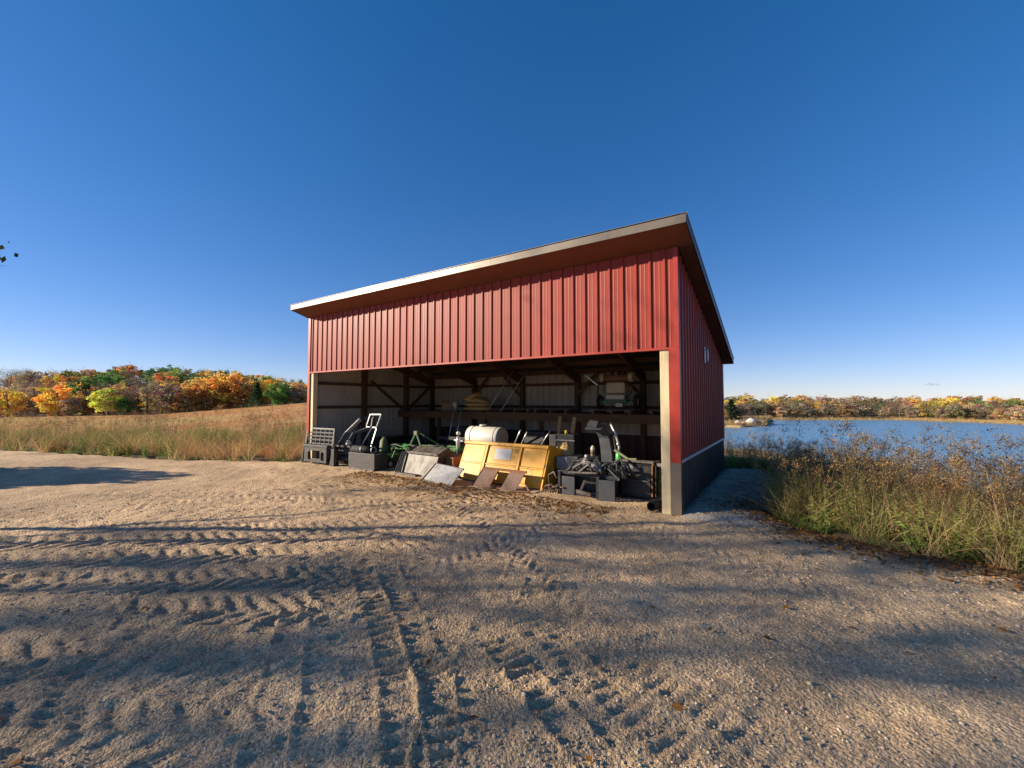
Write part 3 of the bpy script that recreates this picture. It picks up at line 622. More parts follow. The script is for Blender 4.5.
for x in (-1.115, 1.085):
    P(MB().poly([(-.06, .0), (.55, .0), (1.02, .45), (.98, .70), (lean(.84), .845)], x, x+.025, 'x'), 'side_plate', 'yellow', t)
P(MB().poly([(.55, .0), (.58, .0), (1.01, .44), (.97, .70), (.94, .69), (.97, .45)], -1.085, 1.08, 'x'), 'back_sheet', 'yellow', t)
P(MB().box((-1.08, -.04, -.01), (1.08, .55, .02)), 'floor_edge', 'worn', t)

# brown coupling plate in front of it
t = place('coupler_plate', 'brown rusted coupler plate with two flat wings leaning on the yellow bucket', 'coupler plate', 3.53, .17, 0)
def wing(x0, x1, sk): return MB().add([(x0, -.10, 0), (x1, -.10, 0), (x1+sk, .12, .32), (x0+sk, .12, .32), (x0, -.085, -.006), (x1, -.085, -.006), (x1+sk, .135, .314), (x0+sk, .135, .314)], [(0, 1, 2, 3), (7, 6, 5, 4), (0, 4, 5, 1), (1, 5, 6, 2), (2, 6, 7, 3), (3, 7, 4, 0)])
P(wing(-.60, -.20, .10), 'wing', 'rust', t); P(wing(.10, .46, .08), 'wing', 'rust', t)
P(MB().beam((-.52, .13, .34), (.58, .13, .34), .03, .05), 'top_bar', 'rustd', t)
P(MB().beam((-.62, -.09, .0), (-.50, .13, .33), .02, .03), 'edge_rib', 'dkgrey', t)
P(MB().beam((-.10, .10, .32), (-.16, -.12, .02), .04, .03), 'inner_rib', 'rustd', t)
P(MB().tube([(-.30, -.16, .02), (-.05, -.20, .035), (.02, -.14, .02)], .025, 8), 'pin', 'rust', t, 0)
P(MB().beam((.40, -.2, .015), (.78, -.12, .025), .06, .025).beam((.62, .02, .12), (.80, -.12, .03), .03, .03), 'foot', 'rust', t)

# white tank behind
t = place('poly_tank', 'white plastic tank lying on its side behind the yellow bucket', 'tank', 5.02, 1.7, 0)
P(MB().tube([(-.54, 0, .84), (-.52, 0, .84), (-.48, 0, .84), (.46, 0, .84), (.50, 0, .84)], [.12, .22, .27, .27, .255], 28), 'shell', 'white', t, 0)
P(MB().tube([(.501, 0, .84), (.515, 0, .84)], [.235, .21], 28), 'end_cap', 'tank', t, 0)
for x in (-.34, .38): P(MB().torus((x, 0, .84), .272, .010, 'x', 36), 'band', 'white', t, 0)
P(MB().tube([(-.1, 0, 1.12), (-.1, 0, 1.16)], [.10, .09], 16), 'filler_cap', 'white', t, 0)
P(MB().box((-.5, -.24, .46), (.5, .24, .52)).beam((-.45, 0, -.1), (-.45, 0, .46), .06, .3).beam((.45, 0, -.1), (.45, 0, .46), .06, .3), 'stand', 'black', t)
t = place('grease_pump', 'small pale upright pump left of the white tank', 'pump', 5.78, 1.5, 0)
P(MB().tube([(0, 0, -.05), (0, 0, .62), (0, 0, .72), (0, 0, .84)], [.05, .05, .07, .04], 12), 'barrel', 'silver', t, 0)
P(MB().ball((0, 0, .92), .055, 12), 'knob', 'white', t, 0); P(MB().beam((-.14, 0, .74), (.16, 0, .72), .03, .03), 'handle', 'silver', t)

# engine unit with yellow label
t = place('engine_unit', 'black engine unit with square yellow label, right of the yellow bucket', 'engine unit', 2.75, 1.6, 0)
P(MB().box((-.20, 0, .42), (.22, .4, 1.02)), 'case', 'black', t, .02)
P(MB().box((-.42, .02, .72), (-.22, .36, 1.0)), 'fuel_tank', 'dkgrey', t, .03)
P(MB().box((-.06, -.006, .70), (.07, -.001, .83)), 'label', 'ylabel', t, 0)
P(MB().tube([(-.02, .1, 1.02), (-.02, .1, 1.1)], .035, 10), 'cap', 'ylabel', t, 0)
P(MB().box((-.22, -.03, .87), (.24, .0, .90)), 'trim_bar', 'grey', t)
for x in (-.16, .16): P(MB().box((x-.03, .1, -.1), (x+.03, .3, .42)), 'leg', 'black', t)
# leaning boards and forks beneath the shelf
for s, v, lb, m_, dx in ((3.68, 2.9, 'narrow yellow board upright behind the black engine unit', 'tan', .02), (3.22, 2.6, 'second narrow yellow board, standing right of the engine unit', 'tan', .12)):
    single(MB().beam((0, 0, -.1), (dx, .25, 1.35), .09, .05), 'board', m_, lb, 'board', s, v, group='boards under the shelf')
# grey casings
t = place('control_casing', 'dented grey casing with two flat panels left of the black hose pile', 'casing', 2.37, .9, 0)
P(MB().box((-.24, 0, .36), (.02, .35, .62)), 'panel', 'grey', t, .015); P(MB().box((.025, -.02, .36), (.26, .33, .645)), 'panel', 'dkgrey', t, .015)
P(MB().box((-.27, -.03, .30), (.30, .38, .355)), 'tray', 'blackw', t); P(MB().box((-.2, .02, -.02), (.2, .3, .30)), 'pedestal', 'black', t, .01)
# stone/rag heap behind bucket corner
single(MB().ball((0, 0, .62), .16, 12, sq=(.8, .8, 1.5), jit=.35, seed=3), 'burlap_sack', 'tan', 'crumpled pale sack standing at the right end of the yellow bucket', 'sack', 2.62, 1.38)

# black skid-steer attachment with plates and hose pile
t = place('auger_drive', 'black loader attachment with two flat legs and a heap of hoses, front right', 'loader attachment', 1.72, .40, 2)
P(MB().box((-.48, -.04, -.05), (-.22, -.01, .34)), 'front_plate', 'charcoal', t, .008); P(MB().box((-.56, -.04, -.02), (-.51, .26, .42)), 'side_plate', 'black', t)
P(MB().box((.30, -.16, -.10), (.58, -.12, .36), rot=(0, 0, .12)), 'front_plate', 'charcoal', t, .008); P(MB().box((.24, -.14, -.08), (.29, .22, .40)), 'side_plate', 'black', t)
P(MB().box((-.24, -.02, -.04), (.27, .22, .05), rot=(0, .06, 0)), 'lower_beam', 'blackw', t, .01)
P(MB().box((-.58, .0, .355), (.62, .40, .42), rot=(0, .03, 0)), 'top_beam', 'black', t, .01)
P(MB().box((-.44, .2, .05), (.5, .26, .36)), 'rear_plate', 'black', t)
P(MB().beam((-.12, -.05, .05), (-.02, -.02, .30), .04, .04).beam((-.16, -.08, .10), (.12, -.08, .06), .06, .06), 'bracket', 'worn', t)
rnd = random.Random(4)
for k in range(11):
    x0 = rnd.uniform(-.45, .25); y0 = rnd.uniform(.0, .35); pts = [(x0, y0, .42)]; a_ = rnd.uniform(-.6, .6)
    for j in range(1, 7): pts.append((x0+.09*j*math.cos(a_)+rnd.uniform(-.05, .05), y0+rnd.uniform(-.1, .1), .42+.26*math.sin(j/7*math.pi)*rnd.uniform(.6, 1.15)))
    pts.append((x0+.6*math.cos(a_), y0, .40)); P(MB().tube(pts, rnd.choice((.018, .022, .028)), 8), 'hose', rnd.choice(('hose', 'hose', 'blackw')), t, 0)
P(MB().tube([(-.05, .05, .62), (.18, .0, .56), (.30, .05, .44)], [.04, .05, .04], 10), 'hydraulic_cylinder', 'grey', t, 0)
P(MB().tube([(-.15, .1, .50), (-.02, .08, .66), (.04, .1, .70)], [.06, .07, .04], 10), 'motor', 'worn', t, 0); P(MB().tube([(-.02, .05, .70), (-.02, .05, .76)], .03, 10), 'coupler', 'silver', t, 0)
P(MB().beam((-.34, -.08, .43), (.22, -.1, .46), .03, .03).beam((-.1, -.1, .46), (.10, -.12, .62), .03, .03).beam((.1, -.12, .62), (.16, -.08, .44), .03, .03), 'linkage', 'worn', t)
for k in range(5): P(MB().beam((.62+.02*k, .1*k, .36), (.34+.10*k, .1+.03*k, .56-.03*k), .03, .035), 'loose_bar', 'black', t)

# snow blower with tall chute
t = place('snow_blower', 'black snow blower with tall curved discharge chute, behind the hose heap', 'snow blower', 1.62, 1.15, 0)
ch = MB(); path = [(.02, .05, .50, .12), (.0, .04, .80, .115), (-.03, .02, 1.02, .11), (-.10, -.06, 1.18, .105), (-.20, -.20, 1.26, .10)]; prev = None; vs = []
for k, (x, y, z, w_) in enumerate(path):
    dn = [0, .05, .12, .5, .75][k]; d = .13
    vs += [(x-w_, y-d/2, z+dn*.05), (x+w_, y-d/2, z-dn*.02), (x+w_*.9, y+d/2, z+dn*.14), (x-w_*.9, y+d/2, z+dn*.16)]
fs = [(0, 3, 2, 1), (16, 17, 18, 19)]
for k in range(4):
    for j in range(4): a0 = 4*k+j; b0 = 4*k+(j+1) % 4; fs.append((a0, b0, b0+4, a0+4))
P(ch.add(vs, fs), 'chute', 'charcoal', t, .012)
P(MB().box((-.34, -.28, 1.235), (-.02, .02, 1.26), rot=(.3, 0, .1)), 'chute_cap', 'charcoal', t)
P(MB().beam((.24, 0, .55), (.10, .0, 1.34), .03, .045).beam((.30, .02, .6), (.24, .02, 1.0), .03, .03), 'chute_strut', 'black', t)
P(MB().tube([(.10, -.01, 1.30), (.19, -.01, 1.12), (.26, 0, .86), (.24, 0, .7)], .022, 8), 'hydraulic_line', 'silver', t, 0)
for z, x in ((1.08, .20), (.92, .25), (.68, .24)): P(MB().ball((x, -.03, z), .035, 8), 'fitting', 'silver', t, 0)
P(MB().tube([(.02, .05, .46), (.02, .05, .50)], .16, 20), 'turntable', 'blackw', t, 0)
P(MB().tube([(.0, -.15, .25), (.0, .15, .25)], .28, 24), 'fan_housing', 'black', t, 0)
P(MB().poly([(-.62, -.06), (.30, -.06), (.30, .46), (-.62, .46)], .12, .15, 'y'), 'rear_sheet', 'black', t)
P(MB().box((-.30, -.3, -.05), (.34, .0, .44)), 'auger_housing', 'black', t, .02)
t = place('tiller', 'black tiller housing with rusted right end next to the cream post', 'tiller', .93, .85, 0)
P(MB().poly([(-.02, .30), (-.02, .56), (.08, .62), (.42, .62), (.48, .3), (.40, .1)], -.28, .26, 'x'), 'hood', 'black', t, .008)
P(MB().box((-.28, -.035, .02), (.25, -.0, .295), rot=(-.05, 0, 0)), 'flap', 'black', t, .004); P(MB().box((-.28, -.05, .30), (.26, -.02, .325)), 'hinge', 'blackw', t)
P(MB().poly([(-.05, .05), (-.03, .58), (.08, .66), (.44, .64), (.5, .1)], .27, .30, 'x'), 'end_plate', 'rustd', t, .003); P(MB().poly([(-.05, .05), (-.03, .58), (.08, .66), (.44, .64), (.5, .1)], .34, .36, 'x'), 'end_plate', 'black', t, .003)
P(MB().box((-.30, .02, .625), (.30, .14, .665)), 'top_bar', 'worn', t); P(MB().box((.36, .02, .585), (.52, .10, .64)), 'bar_end', 'grey', t)
P(MB().beam((-.46, .14, .82), (-.18, .10, .67), .05, .045).beam((-.18, .10, .665), (-.02, .08, .675), .05, .045), 'drive_arm', 'olive', t)
P(MB().box((-.22, -.026, .52), (-.06, -.02, .60)), 'reflector', 'grey', t, 0)
P(MB().beam((-.4, -.12, .0), (.35, -.12, -.01), .10, .03), 'skid', 'blackw', t)
for k in range(7): P(MB().torus((-.24+.08*k, .2, .2), .13, .018, 'x', 14, 6), 'tine_disc', 'dkgrey', t, 0)
t = place('fluid_jug', 'bright green jug standing on the machinery right of the chute', 'jug', 1.32, 1.02, 0, .60)
P(MB().tube([(0, 0, 0), (0, 0, .02), (0, 0, .14), (0, 0, .17)], [.055, .062, .062, .04], 14), 'body', 'brgreen', t, 0); P(MB().tube([(0, 0, .171), (0, 0, .20)], .022, 10), 'cap', 'white', t, 0)
P(MB().tube([(.06, 0, .05), (.09, 0, .06), (.09, 0, .13), (.055, 0, .14)], .009, 6), 'handle', 'white', t, 0)
t = place('seeder_frame', 'narrow green frame half hidden behind the right door post', 'seeder', .46, .95, 0)
for z in (.15, .32, .5): P(MB().beam((-.10, 0, z), (.16, .0, z+.02), .04, .05), 'rung', 'green', t)
for x in (-.10, .12): P(MB().beam((x, .02, -.02), (x+.01, .02, .60), .035, .05), 'rail', 'green', t)
# drain pipe
dp = MB(); pts = []; rsx = []
for k in range(40):
    pts.append((0, k*.03, .085)); rsx.append(.078 if k % 2 else .070)
x, y = SV(.44, -.02); o = dp.tube(pts, rsx, 20, cap=False).tube([(0, 0, .085), (0, 1.17, .085)], .062, 20, cap=False).build('drain_pipe', M['rubber']); o.location = (x, y, -.005); o.rotation_euler = (0, 0, -A+R_(-14)); tag(o, 'short black corrugated pipe lying beside the right door post', 'pipe')

# on the shelf
zS = SHT
t = place('cushion', 'puffy yellow-tan cushion at the bottom of the heap on the shelf', 'cushion', 6.9, 3.75, 0, zS+.085, 'tan cushions heaped on the shelf')
P(MB().ball((0, 0, .0), .5, 20, sq=(1.15, .6, .17), jit=.06), 'body', 'tan', t, 0)
x, y = SV(6.95, 3.78)
for k, (ss, vv, zz, sx_, rz_, ry_, lb) in enumerate(((6.88, 3.7, .22, (1.0, .55, .15), 5, 0, 'second tan cushion up in the shelf heap, lying flat'), (7.12, 3.8, .36, (.75, .5, .2), 20, .2, 'rounded tan cushion on the upper left of the shelf heap'), (6.75, 3.78, .36, (.6, .5, .16), -15, .25, 'tilted tan cushion on the upper right of the shelf heap'), (7.05, 3.7, .50, (.5, .45, .17), 30, -.3, 'topmost small tan cushion on the shelf heap'))):
    c = place('cushion', lb, 'cushion', ss, vv, rz_, zS+zz, 'tan cushions heaped on the shelf'); c.rotation_euler[1] = ry_
    P(MB().ball((0, 0, 0), .5, 18, sq=sx_, jit=.08, seed=k), 'body', 'tan', c, 0)
t = place('cardboard_box', 'brown cardboard box on the shelf left of the tan cushions', 'box', 8.1, 3.75, 4, zS)
P(MB().box((-.22, -.15, 0), (.2, .2, .28)), 'carton', 'card', t); P(MB().add([(-.22, -.16, .281), (.2, -.16, .281), (.2, -.32, .34), (-.22, -.32, .34), (-.22, -.16, .286), (.2, -.16, .286), (.2, -.32, .345), (-.22, -.32, .345)], [(0, 1, 2, 3), (7, 6, 5, 4), (0, 4, 5, 1), (1, 5, 6, 2), (2, 6, 7, 3), (3, 7, 4, 0)]), 'flap', 'card', t, 0)
t = place('bucket', 'small white bucket between the cardboard box and the cushions', 'pail', 7.82, 3.7, 0, zS)
P(MB().tube([(0, 0, 0), (0, 0, .26), (0, 0, .27)], [.085, .10, .105], 18), 'body', 'white', t, 0); P(MB().tube([(0, 0, .271), (0, 0, .285)], .106, 18), 'lid', 'white', t, 0)
def pallet(s, label, z=zS):
    t = place('pallet', label, 'pallet', s, 3.85, 0, z, 'wooden pallets on the shelf')
    for k in range(5): P(MB().box((-.55, -.45+k*.2, .085), (.55, -.34+k*.2, .103)), 'deck_board', 'pallet', t, 0)
    for x in (-.5, 0, .46): P(MB().box((x-.02, -.45, .0), (x+.03, .46, .084)), 'stringer', 'pallet', t, 0)
pallet(2.35, 'weathered wooden pallet under the ivory sprayer'); pallet(.85, 'weathered wooden pallet at the right end of the shelf')
pallet(4.1, 'empty weathered pallet on the middle of the shelf'); pallet(5.3, 'empty weathered pallet right of the tan cushions')
t = place('sprayer', 'ivory-tanked sprayer on black wheels standing on the shelf pallet', 'sprayer', 2.33, 3.85, 0, zS+.104)
P(MB().box((-.26, -.2, .42), (.26, .2, .72)), 'tank', 'tank', t, .05); P(MB().box((-.25, -.22, .26), (.25, .2, .39)), 'lower_tank', 'white', t, .03)
P(MB().tube([(-.34, -.05, .83), (.34, -.05, .83)], .095, 18), 'boom_tube', 'redp', t, 0)
for x in (-.38, .38): P(MB().tube([(x-.06, -.05, .84), (x+.06, -.05, .84)], .125, 18), 'float', 'tank', t, 0)
P(MB().beam((-.45, -.1, .60), (-.86, -.12, .92), .03, .04), 'lance', 'silver', t)
P(MB().tube([(-.3, -.2, .3), (-.46, -.24, .42), (-.44, -.22, .66), (-.28, -.2, .74)], .02, 8), 'hose', 'hose', t, 0); P(MB().tube([(.28, -.2, .3), (.42, -.24, .42), (.48, -.22, .60), (.28, -.2, .70)], .02, 8), 'hose', 'hose', t, 0)
for x in (-.48, .50):
    wl = P(MB().torus((x, -.02, .20), .15, .05, 'x', 24), 'wheel', 'rubber', t, 0); P(MB().tube([(x-.03, -.02, .2), (x+.03, -.02, .2)], .10, 16), 'rim', 'tank', wl, 0)
P(MB().box((-.44, -.1, .14), (.46, .1, .24)).box((-.3, -.24, .2), (.3, .22, .255)), 'chassis', 'green', t)
for x in (-.14, .18): P(MB().tube([(x, .0, .92), (x, .0, 1.0)], [.05, .03], 10), 'filler', 'black', t, 0)
P(MB().box((.02, -.24, .08), (.2, -.2, .17)), 'pump', 'tank', t)
t = place('chain_saw', 'small grey and black power tool on the right-hand pallet', 'power tool', .80, 3.7, 0, zS+.104)
P(MB().box((-.18, -.08, .0), (.12, .1, .14)), 'motor', 'grey', t, .03); P(MB().tube([(.12, 0, .06), (.2, 0, .16), (.08, 0, .26), (-.1, 0, .15)], .018, 8), 'handle', 'grey', t, 0)
for k, (x0, l) in enumerate(((5.75, 'long silver rod leaning on the shelf, left one'), (5.25, 'long silver rod leaning on the shelf, right one'))):
    single(MB().tube([(-.25, -.2, -.32), (.40, .3, .95)], .014, 8), 'metal_rod', 'silver', l, 'rod', x0+.25, 3.55, 0, zS+.33, 'silver rods on the shelf')
for k, (s, l) in enumerate(((7.42, 'pale tool handle, left of the pair in front of the dark store'), (7.13, 'pale tool handle, right of the pair in front of the dark store'))):
    t = place('garden_fork', l, 'hand tool', s, 2.9, 0, 0, 'long-handled tools under the shelf')
    P(MB().tube([(0, 0, .42), (0, .3, 1.55)], .016, 8), 'handle', 'silver', t, 0); P(MB().box((-.09, -.03, .30), (.09, .0, .43)), 'head', 'grey', t)
# dark stored machines under the shelf
t = place('lawn_roller', 'dark drum roller stored far back on the left under the shelf', 'roller', 7.0, 3.6, 0)
P(MB().tube([(-.9, 0, .45), (.9, 0, .45)], .45, 24), 'drum', 'black', t, 0); P(MB().box((-1.0, -.5, .55), (1.0, .5, .62)), 'frame', 'black', t); P(MB().box((-.5, -.4, .62), (.6, .3, .95)), 'weight_box', 'blackw', t, .02)
t = place('field_mower', 'black folded mower behind the white tank', 'mower', 4.3, 3.1, 0)
P(MB().box((-.5, -.3, .25), (.5, .4, .6)), 'deck', 'black', t, .03); P(MB().box((-.35, -.2, .6), (.3, .3, .95)), 'engine', 'blackw', t, .04)
for x in (-.55, .55):
    wl = P(MB().torus((x, -.2, .25), .2, .07, 'x', 20), 'wheel', 'rubber', t, 0); P(MB().tube([(x-.04, -.2, .25), (x+.04, -.2, .25)], .13, 14), 'rim', 'rust', wl, 0)
for a0, b0 in (((-.6, -.3, .55), (-.25, -.5, 1.0)), ((-.3, -.4, .6), (-.05, -.5, .95)), ((.3, -.4, .6), (.6, -.4, 1.02))): P(MB().tube([a0, b0], .02, 8), 'lever', 'silver', t, 0)
t = place('tyre', 'black tractor tyre lying behind the control casing', 'tyre', 2.0, 2.4, 0)
P(MB().torus((0, 0, .38), .27, .11, 'y', 30, 12), 'tread', 'rubber', t, 0); P(MB().tube([(0, -.05, .38), (0, .05, .38)], .17, 20), 'rim', 'rust', t, 0)
t = place('hay_rake', 'dark wheel frame stored low along the left inside wall', 'implement', 9.3, 2.6, 90)
P(MB().box((-1.1, -.25, .2), (1.1, .25, .32)).box((-.9, -.2, .32), (.4, .2, .62)), 'frame', 'black', t, .01)
for x in (-.8, -.2, .5): P(MB().torus((x, -.28, .35), .28, .03, 'y', 24, 8), 'wheel', 'rubber', t, 0)
t = place('disc_gang', 'row of dark steel discs on an axle behind the green cultivator', 'disc harrow', 6.3, 2.3, 0)
P(MB().tube([(-.9, 0, .3), (.9, 0, .3)], .03, 8), 'axle', 'black', t, 0)
for k in range(8): P(MB().tube([(-.85+k*.24, 0, .3), (-.83+k*.24, 0, .3), (-.80+k*.24, 0, .3)], [.29, .2, .08], 20), 'disc', 'dkgrey', t, 0)
P(MB().beam((-.95, .0, .68), (.95, 0, .70), .09, .09).beam((-.6, 0, .3), (-.6, 0, .68), .04, .06).beam((.6, 0, .3), (.6, 0, .68), .04, .06), 'frame', 'black', t)
t = place('scrap_heap', 'rusty hooks and short chain on the gravel between yellow bucket and flat-legged attachment', 'scrap iron', 2.42, .38, 0)
for k in range(9): c_ = MB().torus((0, 0, 0), .045, .013, 'xyz'[k % 3], 12, 6); P(c_, 'chain_link', 'rust', t, 0).location = (-.16+.05*k, .02*((k*7) % 5)-.05, .03+.05*(k % 3))
P(MB().tube([(-.1, .1, .0), (-.14, .12, .3), (-.02, .1, .38), (.06, .08, .26)], .022, 8), 'hook', 'worn', t, 0); P(MB().beam((-.2, 0, .02), (.14, .15, .16), .05, .03), 'bar', 'dkgrey', t)
t = place('oil_can', 'small faded pink-white can behind the flat-legged attachment, left of the chute', 'can', 1.95, 1.25, 0, .64); t.scale = (.75, .75, .8)
P(MB().tube([(0, 0, 0), (0, 0, .2), (0, 0, .26)], [.06, .06, .025], 14), 'body', 'tank', t, 0); P(MB().tube([(0, 0, .05), (0, 0, .15)], .0615, 14), 'label', 'redp', t, 0)
P(MB().box((-.2, -.1, -.66), (.2, .2, -.005)), 'stand_box', 'black', t, .01)
# fitting on the side wall
fx = 2.262
o = MB().box((-.006, -.035, -.16), (.006, .035, .16)).tube([(.01, 0, .11), (.045, 0, .10), (.05, 0, .0), (.05, 0, -.12), (.02, 0, -.15)], .018, 8).build('wall_hook', M['silver'])
x, y = SV(-.035, fx); o.location = (x, y, 2.68); o.rotation_euler = (0, 0, -A); tag(o, 'small pale metal hook fixed high on the shaded side wall', 'wall hook')
# ---------------------------------------------------------------- trees
def quads_from(cs, rs, size, flat=.0, aspect=.8):
    # one small bent card per centre, random orientation
    n = len(cs); a = rs.normal(size=(n, 3)); a /= np.linalg.norm(a, axis=1)[:, None]; b = rs.normal(size=(n, 3)); b[:, 2] *= 1-flat
    b -= (a*b).sum(1)[:, None]*a; b /= np.linalg.norm(b, axis=1)[:, None]
    sz = size*(.6+.8*rs.rand(n))[:, None]; a = a*sz; b = b*sz*aspect
    V = np.stack([cs-a, cs-b*.9, cs+a, cs+b*.9], 1).reshape(-1, 3)
    return V, np.arange(4*n).reshape(n, 4)
def grow(rs, h, r0, spread=.5, levels=4, leaves=0, leafsz=.1, upright=.5, clear=.3, kids=(5, 4, 3, 3)):
    """skeleton tree: returns tube segments (p, q, rp, rq) and twig tips"""
    segs = []; tips = []
    def branch(p, d, L, r, lv):
        n = 5 if lv == 0 else 3; pts = [p]; dd = d
        for i in range(n):
            dd = dd+rs.normal(size=3)*(.05 if lv == 0 else .16)+np.array([0, 0, .04 if lv else 0]); dd = dd/np.linalg.norm(dd)
            q = pts[-1]+dd*L/n; t0 = 1-i/n*.65; t1 = 1-(i+1)/n*.65
            segs.append((pts[-1], q, r*t0, r*t1)); pts.append(q)
        if lv >= levels: tips.extend(pts[1:]); return
        k = kids[lv]+(2 if lv == 0 else 0)
        for j in range(k):
            f = (clear if lv == 0 else .25)+(1-(clear if lv == 0 else .25))*(j+rs.rand())/k; i = min(int(f*n), n-1); g = f*n-i
            b = pts[i]*(1-g)+pts[i+1]*g; ax = pts[i+1]-pts[i]; ax = ax/np.linalg.norm(ax)
            o = rs.normal(size=3); o -= (o@ax)*ax; o /= np.linalg.norm(o)
            nd = ax*upright+o*spread*(1.15 if lv == 0 else 1); nd = nd/np.linalg.norm(nd)
            branch(b, nd, L*(.52 if lv == 0 else .58)*(1-.35*f)*rs.uniform(.8, 1.15), r*(1-.6*f)*.48, lv+1)
    branch(np.zeros(3), np.array([0, 0, 1.]), h, r0, 0)
    return segs, np.array(tips)
def segs_mesh(segs, k=5):
    P0 = np.array([s[0] for s in segs]); P1 = np.array([s[1] for s in segs]); R0 = np.array([s[2] for s in segs]); R1 = np.array([s[3] for s in segs])
    d = P1-P0; d /= np.linalg.norm(d, axis=1)[:, None]; ref = np.where(np.abs(d[:, 2:3]) < .9, np.array([[0, 0, 1.]]), np.array([[1., 0, 0]])); a = np.cross(d, ref); a /= np.linalg.norm(a, axis=1)[:, None]; b = np.cross(a, d)
    t = np.arange(k)*2*np.pi/k; ring = a[:, None]*np.cos(t)[None, :, None]+b[:, None]*np.sin(t)[None, :, None]
    V = np.concatenate([P0[:, None]+ring*R0[:, None, None], P1[:, None]+ring*R1[:, None, None]], 1)
    n = len(segs); base = (np.arange(n)*2*k)[:, None, None]; i = np.arange(k)
    F = np.stack([i, (i+1) % k, (i+1) % k+k, i+k], -1)[None]+base
    return V.reshape(-1, 3), F.reshape(-1, 4)

def far_tree_mesh(kind, seed):
    """wood-edge tree 10 m high: crown of leaf clumps plus trunk with limbs"""
    rs = np.random.RandomState(seed)
    if kind == 'conifer':
        n = 1500; t = rs.rand(n)**.8; z = 1.2+8.8*t; rad = (1-t)**.8*2.3*(.55+.45*rs.rand(n))*(1+.25*np.sin(z*6)); an = rs.rand(n)*6.28
        cs = np.stack([rad*np.cos(an), rad*np.sin(an), z-.25*rad], 1); V, F = quads_from(cs, rs, .28, .5)
        c = np.ones((n, 3))*(.6+.6*rs.rand(n, 1)); segs = [(np.zeros(3), np.array([0, 0, 9.5]), .18, .03)]
    else:
        bare = kind == 'bare'; segs, tips = grow(rs, 9.0 if bare else 8.2, .2, spread=.62, levels=3, upright=.62, clear=.22 if not bare else .15, kids=(7, 4, 3))
        if bare:
            k = len(tips); m = 2600; cs = tips[rs.randint(0, k, m)]+rs.normal(size=(m, 3))*.5; V, F = quads_from(cs, rs, .13, 0, .35)
            c = np.ones((m, 3))*(.6+.7*rs.rand(m, 1))
        else:
            w_, hh = rs.uniform(2.9, 3.7), rs.uniform(4.1, 4.6); nc = 62
            u_ = rs.normal(size=(nc, 3)); u_ /= np.linalg.norm(u_, axis=1)[:, None]; cc = u_*np.array([w_, w_, hh])*(.5+.5*rs.rand(nc, 1))+np.array([0, 0, 5.2])
            cr = rs.uniform(.6, 1.15, nc); m = 52; tone = rs.uniform(.7, 1.25, nc); V = []; cs = []
            q = rs.normal(size=(nc, m, 3)); q /= np.linalg.norm(q, axis=2)[:, :, None]; q *= (cr[:, None, None]*(.5+.5*rs.rand(nc, m, 1)))*np.array([1, 1, .92]); cs = (cc[:, None]+q).reshape(-1, 3)
            hue = 1+.18*rs.normal(size=(nc, 3))*np.array([.5, 1, .5]); c = np.repeat(tone[:, None]*hue, m, 0)*(.8+.4*rs.rand(nc*m, 1))
            V, F = quads_from(cs, rs, .22, .2)
    TV, TF = segs_mesh(segs, 4)
    co = np_mesh('crown', V, F, np.clip(c, .1, 2), LEAF); tr = np_mesh('trunk', TV, TF, None, M['bark'], True)
    m1, m2 = co.data, tr.data; bpy.data.objects.remove(co); bpy.data.objects.remove(tr)
    return m1, m2
PROTO = {k: [far_tree_mesh(k, 300+i+hash_) for i in range(n)] for k, n, hash_ in (('broad', 6, 0), ('bare', 4, 20), ('conifer', 2, 40))}
TINT = {k_: tuple(min(.95, c_*1.42+sum(v_)*.06) for c_ in v_) for k_, v_ in dict(orange=(.46, .21, .06), golden=(.60, .34, .04), yellow=(.40, .33, .06), olive=(.22, .22, .06), green=(.09, .15, .035), russet=(.33, .16, .08), pink=(.40, .23, .14), brown=(.28, .19, .12), bare=(.15, .11, .08), conifer=(.035, .075, .03)).items()}
NAMES = dict(orange='orange-leaved', golden='golden-leaved', yellow='yellow-green-leaved', olive='olive-green', green='green-leaved', russet='russet-leaved', pink='dusty pink-orange', brown='brown-leaved', bare='leafless grey', conifer='dark green conical')
rt = random.Random(11)
